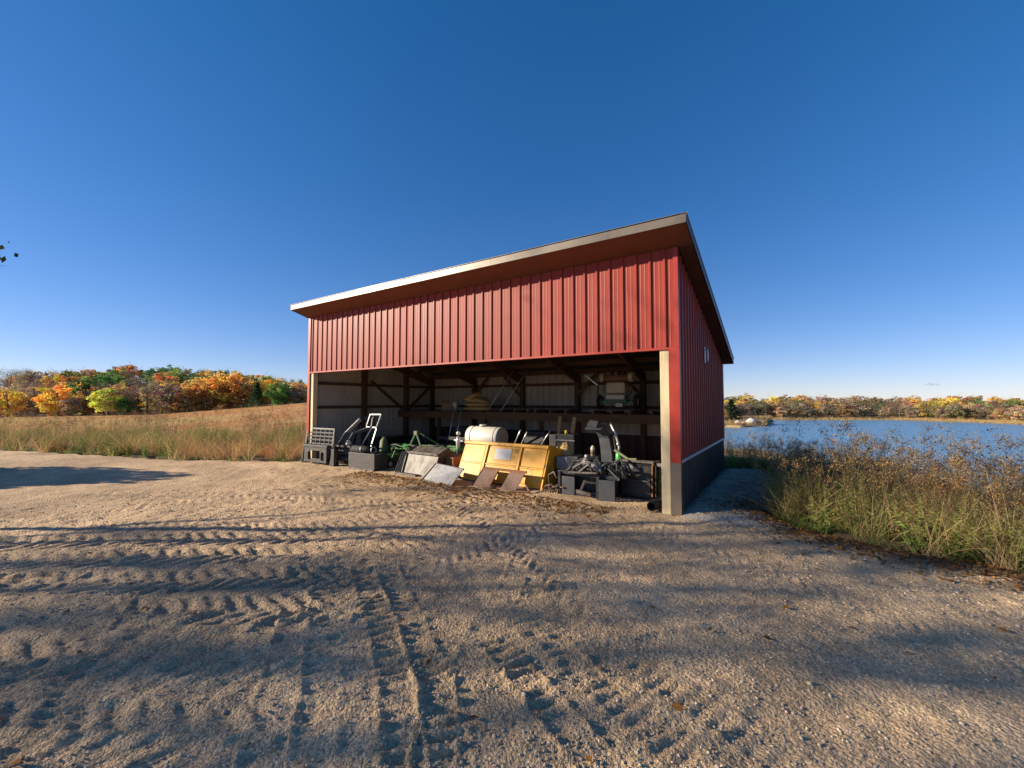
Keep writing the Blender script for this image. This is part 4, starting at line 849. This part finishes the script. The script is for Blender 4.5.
def far_tree(x, y, h, colr, where, group, label=None, wid=1.0):
    kind = 'bare' if colr == 'bare' else 'conifer' if colr == 'conifer' else 'broad'
    m1, m2 = rt.choice(PROTO[kind]); z = float(terrain(x, y))
    nm = {'bare': 'bare_tree', 'conifer': 'conifer_tree', 'broad': 'autumn_tree'}[kind]
    t = empty(nm, (x, y, z-.2), rt.uniform(0, 6.28)); s = h/10; t.scale = (s*wid*rt.uniform(1.0, 1.25), s*wid*rt.uniform(1.0, 1.25), s)
    c = bpy.data.objects.new('crown', m1); k = bpy.data.objects.new('trunk', m2)
    for o in (c, k): COL.objects.link(o); o.parent = t
    px = 512+420*x/y; row = None
    if where == 'behind the field':
        side = 'far left' if px < 60 else 'left part' if px < 130 else 'middle' if px < 200 else 'right part' if px < 260 else 'right end'
        row = 'in the front row' if y < 124 else 'halfway up the slope' if y < 168 else 'on the crest'
        where = f'{row}, {side} of the field wood'; group = group or f'{NAMES[colr]} trees {row}, {side} of the field wood'
    elif where == 'across the lake':
        side = 'nearest the shed' if px < 800 else 'left of the middle' if px < 880 else 'under the small cloud' if px < 960 else 'at the right edge'
        row = 'waterside' if y-float(np.interp(x/y, [.5, .9, 1.22, 2.5], [200, 198, 158, 110])) < 28 else 'hillside'
        where = f'{side} across the lake'; group = group or f'{NAMES[colr]} {row} trees {side} across the lake'
    size = 'big ' if h > 11 else 'small ' if h < 7 else ''
    b = TINT[colr]; g = rt.uniform(.8, 1.15); b = (b[0], b[1]*1.15, b[2]*1.1)
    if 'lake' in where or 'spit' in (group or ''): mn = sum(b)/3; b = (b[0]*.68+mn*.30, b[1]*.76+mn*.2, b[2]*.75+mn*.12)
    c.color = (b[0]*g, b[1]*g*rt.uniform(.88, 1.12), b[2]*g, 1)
    tag(t, label or (f'{NAMES[colr]} tree {where}' if 'wood' in where else f'{row} {NAMES[colr]} tree {where}'), 'tree', group)
    return t
def pxw(px, y): return (px-512)/420*y
# wood behind the field on the left
specials = [(8, 108, 8.5, 'golden', 'golden tree at the far left edge of the wood, half bare'), (36, 112, 9, 'bare', None), (58, 108, 9.5, 'golden', 'round golden tree right of the bare grey tree at the left of the wood'), (88, 122, 12, 'green', None), (108, 104, 8.2, 'yellow', 'broad yellow-green tree standing lowest at the front of the wood'),
  (72, 106, 5.5, 'brown', None), (126, 104, 5, 'green', None), (136, 108, 9, 'bare', None), (148, 106, 8, 'bare', None), (160, 112, 10, 'pink', None), (172, 107, 8.5, 'brown', None), (182, 106, 6, 'orange', None), (190, 112, 9.5, 'golden', None), (204, 112, 9, 'orange', None), (216, 116, 11.5, 'orange', None), (229, 112, 12, 'golden', 'tall bright golden tree in the middle of the wood'), (246, 112, 9, 'orange', None),
  (257, 104, 6.5, 'conifer', 'small dark conifer in front of the wood, left of the green tree'), (268, 114, 9, 'golden', None), (279, 108, 7.2, 'green', 'rounded green tree at the right end of the wood, beside the conifer'), (297, 112, 7, 'brown', None), (318, 108, 7.5, 'bare', None)]
for px, y, h, c, lb in specials:
    far_tree(pxw(px, y), y, h, c, 'behind the field', None if not lb else 'front trees of the wood behind the field', lb, 1.15)
rows = [(118, 9, 6.0), (130, 9.5, 6.5), (144, 10, 7), (160, 10.5, 7.5), (176, 11, 8.2), (194, 11.5, 9)]
for ri, (y, h, st) in enumerate(rows):
    x = pxw(-70, y)+rt.uniform(0, st)
    while x < pxw(345 if ri < 4 else 330, y):
        px = 512+420*x/y
        pal = ['orange', 'golden', 'golden', 'brown', 'bare', 'olive', 'russet'] if ri < 3 else ['olive', 'olive', 'green', 'orange', 'yellow', 'golden', 'olive']
        if px < 60: pal = ['brown', 'bare', 'golden', 'russet', 'bare', 'pink']
        yy = y+rt.uniform(-4, 4)
        k = 1.0-.25*max(0, min(1, (px-250)/60))
        far_tree(x+rt.uniform(-1, 1), yy, h*k*rt.uniform(.8, 1.08), rt.choice(pal), 'behind the field', None, None, 1.1)
        x += st*rt.uniform(.8, 1.15)
# wood across the lake
for ri, (dd, h, st) in enumerate(((8, 7.5, 6.6), (17, 8.5, 7.5), (29, 9, 8.5), (44, 9.5, 9.5), (62, 10, 11))):
    px = 700
    while px < 1120:
        s = (px-512)/420; yf = float(np.interp(s, [.5, .9, 1.22, 2.5], [200, 198, 158, 110])); y = yf+dd+rt.uniform(-3, 3); x = s*y
        pal = ['bare', 'brown', 'brown', 'russet', 'pink', 'bare'] if ri < 2 else ['orange', 'golden', 'russet', 'brown', 'olive', 'brown', 'pink', 'golden']
        if 915 < px < 960 and ri > 0: pal = ['golden', 'orange']
        far_tree(x, y, h*rt.uniform(.78, 1.1)*(1-.12*(px > 960)), rt.choice(pal), 'across the lake', None, None, 1.3)
        px += st/y*420*rt.uniform(.8, 1.2)
# spit with its trees, boulders and low scrub
far_tree(pxw(731, 156), 156, 8.5, 'conifer', '', 'trees on the spit', 'dark evergreen on the spit beside the shed corner', 1.5)
far_tree(pxw(741, 158), 158, 7, 'bare', '', 'trees on the spit', 'bare brown tree on the spit right of the evergreen'); far_tree(pxw(722, 153), 153, 6, 'orange', '', 'trees on the spit', 'low orange tree on the spit half behind the shed')
far_tree(pxw(752, 160), 160, 5, 'bare', '', 'trees on the spit', 'small bare bush on the spit behind the boulders')
for px, y, r, lb in ((750.5, 150, 1.5, 'largest pale boulder on the spit across the water'), (737, 149, .9, 'small pale boulder on the spit, near the evergreen'), (742.5, 151, .7, 'smallest pale boulder between the other two on the spit'), (754, 151, .8, 'pale boulder at the right side of the spit')):
    x = pxw(px, y); single(MB().ball((0, 0, 0), r, 9, sq=(1.2, 1, .85), jit=.3, seed=int(px)), 'boulder', 'rock', lb, 'boulder', 0, 0, group='boulders on the spit'); ob = COL.objects[-1]; ob.location = (x, y, float(terrain(x, y))+r*.4)

# trees beside and behind the viewpoint that cast the long shadows
def near_tree_mesh(seed, h, r0, leaves, spread=.55, clear=.35, leafc=(.30, .17, .05), kids=(4, 3, 3, 2)):
    rs = np.random.RandomState(seed); segs, tips = grow(rs, h, r0, spread=spread, levels=4, upright=.55, clear=clear, kids=kids)
    TV, TF = segs_mesh(segs, 5); k = len(tips); m = leaves; cs = tips[rs.randint(0, k, m)]+rs.normal(size=(m, 3))*.10
    V, F = quads_from(cs, rs, .075, .2); c = np.array(leafc)*(.6+.8*rs.rand(m, 1))
    co = np_mesh('crown', V, F, c, LEAF); tr = np_mesh('trunk', TV, TF, None, M['bark'], True); m1, m2 = co.data, tr.data
    bpy.data.objects.remove(co); bpy.data.objects.remove(tr); return m1, m2
NT = [near_tree_mesh(1, 12, .13, 1300, .55, .3, kids=(5, 3, 3, 2)), near_tree_mesh(2, 13, .15, 3800, .6, .3, kids=(5, 4, 3, 2)), near_tree_mesh(3, 8, .11, 230, .55, .25, (.05, .06, .03)), near_tree_mesh(4, 10, .12, 60, .45, .3)]
NEAR = [  # x, y, variant, scale, rotation, label
 (-11.66, 5.7, 2, 0.92, 3.54, 'slim nearly bare tree just outside the left edge of the yard'),
 (-15.5, 4.9, 3, .8, .5, 'small leafless tree left of the viewpoint, second from the yard edge'),
 (-31, 1.3, 0, 1.25, 2.4, 'tall sparse tree left of the viewpoint, nearest of the far row'),
 (-36, -1.0, 1, 1.3, 1.2, 'broad sparse tree in the middle of the far row on the left'),
 (-42, 2.0, 1, 1.2, 2.9, 'thin sparse tree at the far end of the left row'),
 (-38, -3.4, 1, 1.3, .4, 'wide sparse tree at the back of the far row on the left'),
 (-20.5, .7, 1, .9, 1.9, 'medium sparse tree in the near left row beside the leafless one'),
 (-24, -.9, 0, .9, .9, 'thin sparse tree at the back of the near left row'),
 (-21, 3.6, 3, 1.05, 3.0, 'leafless tree between the yard edge and the far row')]
for x, y, v, s, rz, lb in NEAR:
    t = empty('yard_tree', (x, y, -.05), rz); t.scale = (s, s, s); tag(t, lb, 'tree', 'trees left of the viewpoint')
    for nm, me in zip(('crown', 'trunk'), NT[v]): o = bpy.data.objects.new(nm, me); COL.objects.link(o); o.parent = t
# dense low evergreen shrub whose shade reaches into the far left of the yard
rs = np.random.RandomState(50)
for x, y, h, rd, lb in ((-17.2, 9.6, 3.0, 1.5, 'dense dark evergreen shrub at the far left edge of the yard'), (-20.5, 8.6, 3.2, 1.6, 'second dense evergreen shrub farther left of the yard')):
    n = 5200; u_ = rs.normal(size=(n, 3)); u_ /= np.linalg.norm(u_, axis=1)[:, None]; cs = u_*np.array([rd, rd, h*.5])*(rs.rand(n, 1)**.4)*(1+.15*np.sin(u_[:, :1]*7+u_[:, 2:]*5))+np.array([0, 0, h*.52])
    V, F = quads_from(cs, rs, .11, .2); t = empty('evergreen_shrub', (x, y, 0)); tag(t, lb, 'shrub'); np_mesh('foliage', V, F, np.array([.04, .08, .03])*(.6+.8*rs.rand(n, 1)), LEAF, parent=t)
    MB().tube([(0, 0, -.1), (.05, 0, h*.6)], [.08, .03], 7).build('stem', M['bark'], t)

# ---------------------------------------------------------------- weeds, grass, leaves
def strips(p, d, L, wdt, bend, seg, rs):
    """n blades as quad strips: base p, direction d, length L, sideways bend"""
    n = len(p); side = np.cross(d, rs.normal(size=(n, 3))); side /= np.linalg.norm(side, axis=1)[:, None]
    V = []; cur = p.copy(); dd = d.copy()
    for i in range(seg+1):
        f = i/seg; wd = (wdt*(1-f*.85))[:, None]*.5; V.append(np.stack([cur-side*wd, cur+side*wd], 1))
        dd = dd+bend/seg; dd /= np.linalg.norm(dd, axis=1)[:, None]; cur = cur+dd*(L/seg)[:, None]
    V = np.stack(V, 1).reshape(n, -1, 3); k = 2*(seg+1)
    f = np.array([[2*i, 2*i+1, 2*i+3, 2*i+2] for i in range(seg)]); F = (np.arange(n)[:, None, None]*k+f[None]).reshape(-1, 4)
    return V.reshape(-1, 3), F, cur, np.repeat(np.arange(n), seg)
def plant(kind, rs):
    VV_, FF, CC = [], [], []; off = 0
    def put(V, F, C):
        nonlocal off
        VV_.append(V); FF.append(F+off); CC.append(C); off += len(V)
    gold = np.array([.43, .40, .15]); tan = np.array([.58, .46, .24]); brn = np.array([.19, .135, .08]); grn = np.array([.17, .22, .05]); ylg = np.array([.27, .28, .08]); pur = np.array([.13, .075, .055])
    if kind in ('goldenrod', 'aster', 'leafy'):
        n = {'goldenrod': 4, 'aster': 5, 'leafy': 6}[kind]; h = {'goldenrod': 1.25, 'aster': 1.2, 'leafy': .75}[kind]
        p = np.c_[rs.normal(size=(n, 2))*.05, np.zeros(n)]; d = np.c_[rs.normal(size=(n, 2))*.13, np.ones(n)]; d /= np.linalg.norm(d, axis=1)[:, None]
        L = h*rs.uniform(.65, 1.1, n); bend = np.c_[rs.normal(size=(n, 2))*.15, np.zeros(n)]
        V, F, tip, _ = strips(p, d, L, np.full(n, .009), bend, 4, rs); put(V, F, np.tile(brn*1.3 if kind != 'leafy' else grn*1.2, (len(F), 1)))
        m = {'goldenrod': 54, 'aster': 30, 'leafy': 40}[kind]
        for i in range(n):
            t = np.sort(rs.rand(m))**(.8)*.92+.04; q = p[i]+d[i]*L[i]*t[:, None]+bend[i]*(t**2)[:, None]*L[i]*.5
            an = rs.rand(m)*6.28; up = rs.uniform(-.5, .6, m); ld = np.c_[np.cos(an), np.sin(an), up]; ld /= np.linalg.norm(ld, axis=1)[:, None]
            ll = rs.uniform(.035, .085, m)*(1.3 if kind == 'leafy' else 1)*(1.2-1.0*t)*(1.3 if kind == 'leafy' else 1); V, F, _, o_ = strips(q, ld, ll, ll*.30, np.tile([0, 0, -.7], (m, 1)), 2, rs)
            mix = np.clip(1.0-t[o_]*1.7+rs.normal(size=len(o_))*.25, 0, 1)[:, None]; dry = {'goldenrod': gold*.85, 'aster': gold*.7, 'leafy': ylg}[kind]; g = grn
            put(V, F, (g*mix+dry*(1-mix))*(.65+.7*rs.rand(len(o_), 1)))
            if kind != 'leafy':
                k = 44 if kind == 'goldenrod' else 34; sp = .04 if kind == 'goldenrod' else .08
                cs = tip[i]+rs.normal(size=(k, 3))*np.array([sp, sp, sp*1.3])-np.array([0, 0, .06]); V, F = quads_from(cs, rs, .009)
                put(V, F, (tan*np.array([.75, .62, .5]) if kind == 'goldenrod' else pur)*(.6+.8*rs.rand(k, 1)))
                V, F, _, _ = strips(np.repeat(tip[i][None]-np.array([0, 0, .1]), 9, 0), (cs[:9]-tip[i]+np.array([0, 0, .1]))*1.0/np.linalg.norm(cs[:9]-tip[i]+np.array([0, 0, .1]), axis=1)[:, None], np.full(9, .15), np.full(9, .004), np.zeros((9, 3)), 1, rs); put(V, F, np.tile(brn, (len(F), 1)))
    elif kind in ('drygrass', 'bluestem', 'greengrass', 'low'):
        n = {'drygrass': 26, 'bluestem': 30, 'greengrass': 30, 'low': 26}[kind]; h = {'drygrass': 1.0, 'bluestem': .75, 'greengrass': .3, 'low': .28}[kind]
        p = np.c_[rs.normal(size=(n, 2))*.06, np.zeros(n)]; sp = .3 if kind != 'low' else .8
        d = np.c_[rs.normal(size=(n, 2))*sp, np.ones(n)]; d /= np.linalg.norm(d, axis=1)[:, None]; L = h*rs.uniform(.45, 1.1, n)
        V, F, tip, o_ = strips(p, d, L, np.full(n, .007 if kind != 'low' else .028), np.c_[d[:, :2]*.9, np.full(n, -.45)], 4, rs)
        c = {'drygrass': np.array([.62, .44, .21]), 'bluestem': np.array([.66, .36, .15]), 'greengrass': grn*1.1, 'low': grn*.8}[kind]; put(V, F, c*(.6+.7*rs.rand(n, 1)[o_]))
    elif kind == 'stalk':
        n = 3; p = np.c_[rs.normal(size=(n, 2))*.03, np.zeros(n)]; d = np.c_[rs.normal(size=(n, 2))*.10, np.ones(n)]; d /= np.linalg.norm(d, axis=1)[:, None]; L = 1.35*rs.uniform(.8, 1.1, n)
        V, F, tip, _ = strips(p, d, L, np.full(n, .010), np.c_[rs.normal(size=(n, 2))*.12, np.zeros(n)], 4, rs); put(V, F, np.tile(brn*1.8, (len(F), 1)))
        for i in range(n):
            k = 8; t = rs.uniform(.45, .95, k); q = p[i]+d[i]*(L[i]*t)[:, None]; an = rs.rand(k)*6.28; ld = np.c_[np.cos(an)*.6, np.sin(an)*.6, np.full(k, .8)]; ld /= np.linalg.norm(ld, axis=1)[:, None]
            V, F, tp, _ = strips(q, ld, rs.uniform(.1, .25, k), np.full(k, .005), np.zeros((k, 3)), 2, rs); put(V, F, np.tile(brn*1.4, (len(F), 1)))
            V, F = quads_from(np.repeat(tp, 3, 0)+rs.normal(size=(3*k, 3))*.012, rs, .012); put(V, F, np.tile(pur*.8, (len(F), 1)))
    return np.concatenate(VV_), np.concatenate(FF), np.concatenate(CC)
rsP = np.random.RandomState(77)
PL = {k: [plant(k, rsP) for _ in range(6)] for k in ('goldenrod', 'aster', 'leafy', 'drygrass', 'bluestem', 'greengrass', 'low', 'stalk')}
def sow(name, label, spots, kinds, cat='weeds', seed=1, smin=.75, smax=1.2, sc=None):
    """spots: (n,3); kinds: list of names per spot"""
    rs = np.random.RandomState(seed); Vs = []; Fs = []; Cs = []; off = 0
    for i_, ((x, y, z), kd) in enumerate(zip(spots, kinds)):
        V, F, C = PL[kd][rs.randint(6)]; a = rs.rand()*6.28; c, s = math.cos(a), math.sin(a); q = rs.uniform(smin, smax)*(sc[i_] if sc is not None else 1)
        Vs.append(np.stack([(V[:, 0]*c-V[:, 1]*s)*q+x, (V[:, 0]*s+V[:, 1]*c)*q+y, V[:, 2]*q+z], 1)); Fs.append(F+off); off += len(V)
        Cs.append(C*rs.uniform(.75, 1.25)*np.array([1+.1*rs.randn(), 1+.06*rs.randn(), 1]))
    o = np_mesh(name, np.concatenate(Vs), np.concatenate(Fs), np.clip(np.concatenate(Cs), 0, 1), LEAF); tag(o, label, cat, kind='stuff'); return o
rs = np.random.RandomState(21)
def scatter(n, x0, x1, y0, y1, cond):
    x = rs.uniform(x0, x1, n); y = rs.uniform(y0, y1, n); k = cond(x, y); return x[k], y[k]
def cat_pick(w_, n):
    ks = list(w_); p = np.array([w_[k] for k in ks], float); return [ks[i] for i in rs.choice(len(ks), n, p=p/p.sum())]
def shed_clear(x, y):
    s, v = (x-RX)*U[0]+(y-RY)*U[1], (x-RX)*VV[0]+(y-RY)*VV[1]; return ~((s > -1.2) & (s < W+.3) & (v > -.6) & (v < D+.5))
# right-hand thicket
x, y = scatter(16000, 3.5, 13, .5, 13, lambda x, y: (yard_sd(x, y) < -.22-.35*vn(x, y, .8, 5)) & shed_clear(x, y) & (.8*x+.6*y < 16.5))
dd = -yard_sd(x, y); dens = np.where(dd < 2.6, 1, .22); k = rs.rand(len(x)) < dens*.85; x, y, dd = x[k], y[k], dd[k]
kd = cat_pick(dict(goldenrod=8, aster=.8, drygrass=8, leafy=1.2, stalk=1.6), len(x)); zz = terrain(x, y)-.06-.10*(rs.rand(len(x)))
kd = ['leafy' if (a < .75 and r_ < .22) else ('leafy' if (yy > 6 and a < 1.6 and r_ < .3) else b) for a, r_, b, yy in zip(dd, rs.rand(len(x)), kd, y)]
sow('weed_thicket', 'tall dry goldenrod and weeds massed between the yard and the lake', np.c_[x, y, zz], kd, seed=3, smin=.55, smax=1.08, sc=np.where(y > 6.9, .62, 1.0)*np.where(dd > 1.8, .85, 1.0)*(.82+.36*vn(x, y, .7, 33)))
x, y = scatter(3400, 3.3, 13, .3, 12.5, lambda x, y: (yard_sd(x, y) < .0) & (yard_sd(x, y) > -1.0) & shed_clear(x, y))
kd = cat_pick(dict(low=4, greengrass=3, drygrass=1.5, leafy=1.5), len(x)); sow('verge_plants', 'low green and brown plants at the foot of the lakeside weeds', np.c_[x, y, np.full(len(x), -.06)], kd, seed=4, smin=.5, smax=1.1)
# lakeside bank beyond
x, y = scatter(5200, 3, 34, 9, 40, lambda x, y: (.8*x+.6*y >= 15) & (.8*x+.6*y < 30) & (x/y > .25) & (x/y < 1.5)); kd = cat_pick(dict(drygrass=6, goldenrod=3, bluestem=4), len(x))
sow('bank_grass', 'golden dry grass on the bank sloping to the lake behind the shed', np.c_[x, y, terrain(x, y)-.05], kd, seed=5)
# left-hand verge weeds in front of the field
def lsel(x, y): return (yard_sd(x, y) < -.15-.35*vn(x, y, 1.2, 8)) & shed_clear(x, y) & (x < -2.2)
x, y = scatter(9000, -36, -2, 11.5, 23, lambda x, y: lsel(x, y) & (x/y > -1.7)); k = rs.rand(len(x)) < np.where(-yard_sd(x, y) < 3, .55, .3); x, y = x[k], y[k]
near_shed = (x > -13.5)
w1 = cat_pick(dict(drygrass=6, bluestem=7, goldenrod=1.5, aster=1.5, stalk=.8, leafy=.8), len(x)); w2 = cat_pick(dict(leafy=3, drygrass=3, bluestem=3, greengrass=1.5, aster=2.5, goldenrod=1.5), len(x))
cl_ = fbm(x, y, 1.6, 3, 47); kd = [('leafy' if c > .66 else 'aster' if c > .58 and not q else a if q else b) for a, b, q, c in zip(w1, w2, near_shed, cl_)]
hs = np.where(near_shed, 0, 1)
for nm, lb, m_, a_, b_ in (('tall_grass', 'tall tan and brown grass in front of the field, left of the shed', near_shed, .75, 1.2), ('verge_weeds', 'darker green weeds edging the yard at the far left', ~near_shed, .6, .95)):
    sow(nm, lb, np.c_[x[m_], y[m_], terrain(x[m_], y[m_])-.06], [k_ for k_, q in zip(kd, m_) if q], seed=6, smin=a_, smax=b_, sc=(.5+1.0*fbm(x, y, 2.0, 3, 44))[m_])
x, y = scatter(1500, -30, -3, 11, 17, lambda x, y: (yard_sd(x, y) < .1) & (yard_sd(x, y) > -.9) & (x < -3)); sow('verge_grass', 'short green grass along the far edge of the gravel', np.c_[x, y, np.full(len(x), -.05)], cat_pick(dict(greengrass=5, low=3, drygrass=2), len(x)), 'grass', seed=7, smin=.5, smax=1.1)
# field grass: tufts thin out with distance
n = 15000; r = 20+75*rs.rand(n)**1.25; s = rs.uniform(-1.55, .15, n); y = r; x = s*r; z = terrain(x, y)
g = PL['bluestem']; Vs = []; Fs = []; Cs = []; off = 0
t_gold = fbm(x, y, 9, 4, 2)
for i in range(n):
    V, F, C = g[i % 6]; a = rs.rand()*6.28; q = rs.uniform(.35, .62); wd = 1.2+r[i]/22; sub = slice(0, None)
    Vs.append(np.stack([(V[:, 0]*math.cos(a)-V[:, 1]*math.sin(a))*q*wd+x[i], (V[:, 0]*math.sin(a)+V[:, 1]*math.cos(a))*q*wd+y[i], V[:, 2]*q+z[i]-.05], 1)[:160]); Fs.append(F[:64]+off); off += len(Vs[-1])
    Cs.append(C[:64]*rs.uniform(.8, 1.25)*(np.array([1.15, 1.45, 1.5]) if t_gold[i] > .55 else np.array([1, 1, 1])))
# each bluestem blade is 10 vertices and 4 faces: the first 16 blades are kept
o = np_mesh('field_grass', np.concatenate(Vs), np.concatenate(Fs), np.clip(np.concatenate(Cs), 0, 1), LEAF); tag(o, 'russet and golden prairie grass covering the rising field', 'grass', kind='stuff')
# reeds on the far shore and the spit
x = []; y = []
for _ in range(2600):
    px = rs.uniform(700, 1130); s = (px-512)/420; yf = float(np.interp(s, [.5, .9, 1.22, 2.5], [200, 198, 158, 110])); q = yf+rs.uniform(-1.5, 7)
    x.append(s*q); y.append(q)
for _ in range(700):
    q = rs.uniform(143, 165); s = rs.uniform(.44, .605); x.append(s*q); y.append(q)
x = np.array(x); y = np.array(y); z = terrain(x, y); k = z > -7.6; x, y, z = x[k], y[k], z[k]
sow('shore_reeds', 'strip of golden reeds along the far lake shore', np.c_[x, y, z-.05], ['drygrass']*len(x), 'reeds', seed=9, smin=1.1, smax=1.9)
# fallen leaves
n = 9500; t = rs.rand(n); sel = rs.rand(n)
ss = np.where(sel < .28, rs.uniform(1.0, 7.5, n), 0); vv = -.1-np.abs(rs.normal(size=n))*.55; X1 = RX+ss*U[0]+vv*VV[0]; Y1 = RY+ss*U[1]+vv*VV[1]
e0 = YARD[7:11]; seg = rs.randint(0, 3, n); a = e0[seg]; b = e0[seg+1]; tt = rs.rand(n)[:, None]; q = a*(1-tt)+b*tt+rs.normal(size=(n, 2))*.38+np.array([.25, .1])
X2, Y2 = rs.uniform(-8, 5, n), rs.uniform(2, 11, n)
X = np.where(sel < .28, X1, np.where(sel < .975, q[:, 0], X2)); Y = np.where(sel < .28, Y1, np.where(sel < .975, q[:, 1], Y2))
Z = np.maximum(yard_z(X, Y), -.13)+.012
dv = rs.normal(size=(n, 3))*np.array([1, 1, .25]); dv /= np.linalg.norm(dv, axis=1)[:, None]; dw = np.cross(dv, rs.normal(size=(n, 3))*.35+np.array([0, 0, 1])); dw /= np.linalg.norm(dw, axis=1)[:, None]
sz = rs.uniform(.014, .04, n)[:, None]; c0 = np.c_[X, Y, Z+rs.rand(n)*.01]
V = np.stack([c0-dv*sz, c0-dw*sz*.6+np.array([0, 0, .005]), c0+dv*sz, c0+dw*sz*.6], 1).reshape(-1, 3)
pal = np.array([(.22, .10, .04), (.30, .17, .06), (.16, .09, .05), (.36, .16, .04), (.26, .19, .11)])[rs.randint(0, 5, n)]*(.7+.6*rs.rand(n, 1))
o = np_mesh('fallen_leaves', V, np.arange(4*n).reshape(n, 4), pal, LEAF); tag(o, 'brown and orange fallen leaves on the gravel', 'leaves', kind='stuff')
# faint scrap of cloud low over the lake
cl = MB()
for k in range(7): cl.ball((-70+24*k, rt.uniform(-6, 6), rt.uniform(-3, 3)), 16, 12, sq=(1.5, 1, .28+.08*math.sin(k)), jit=.2, seed=k)
o = cl.build('cloud', M['cloud']); o.location = (2500, 2500, 105); o.scale = (.5, .5, 1.3); tag(o, kind='structure')
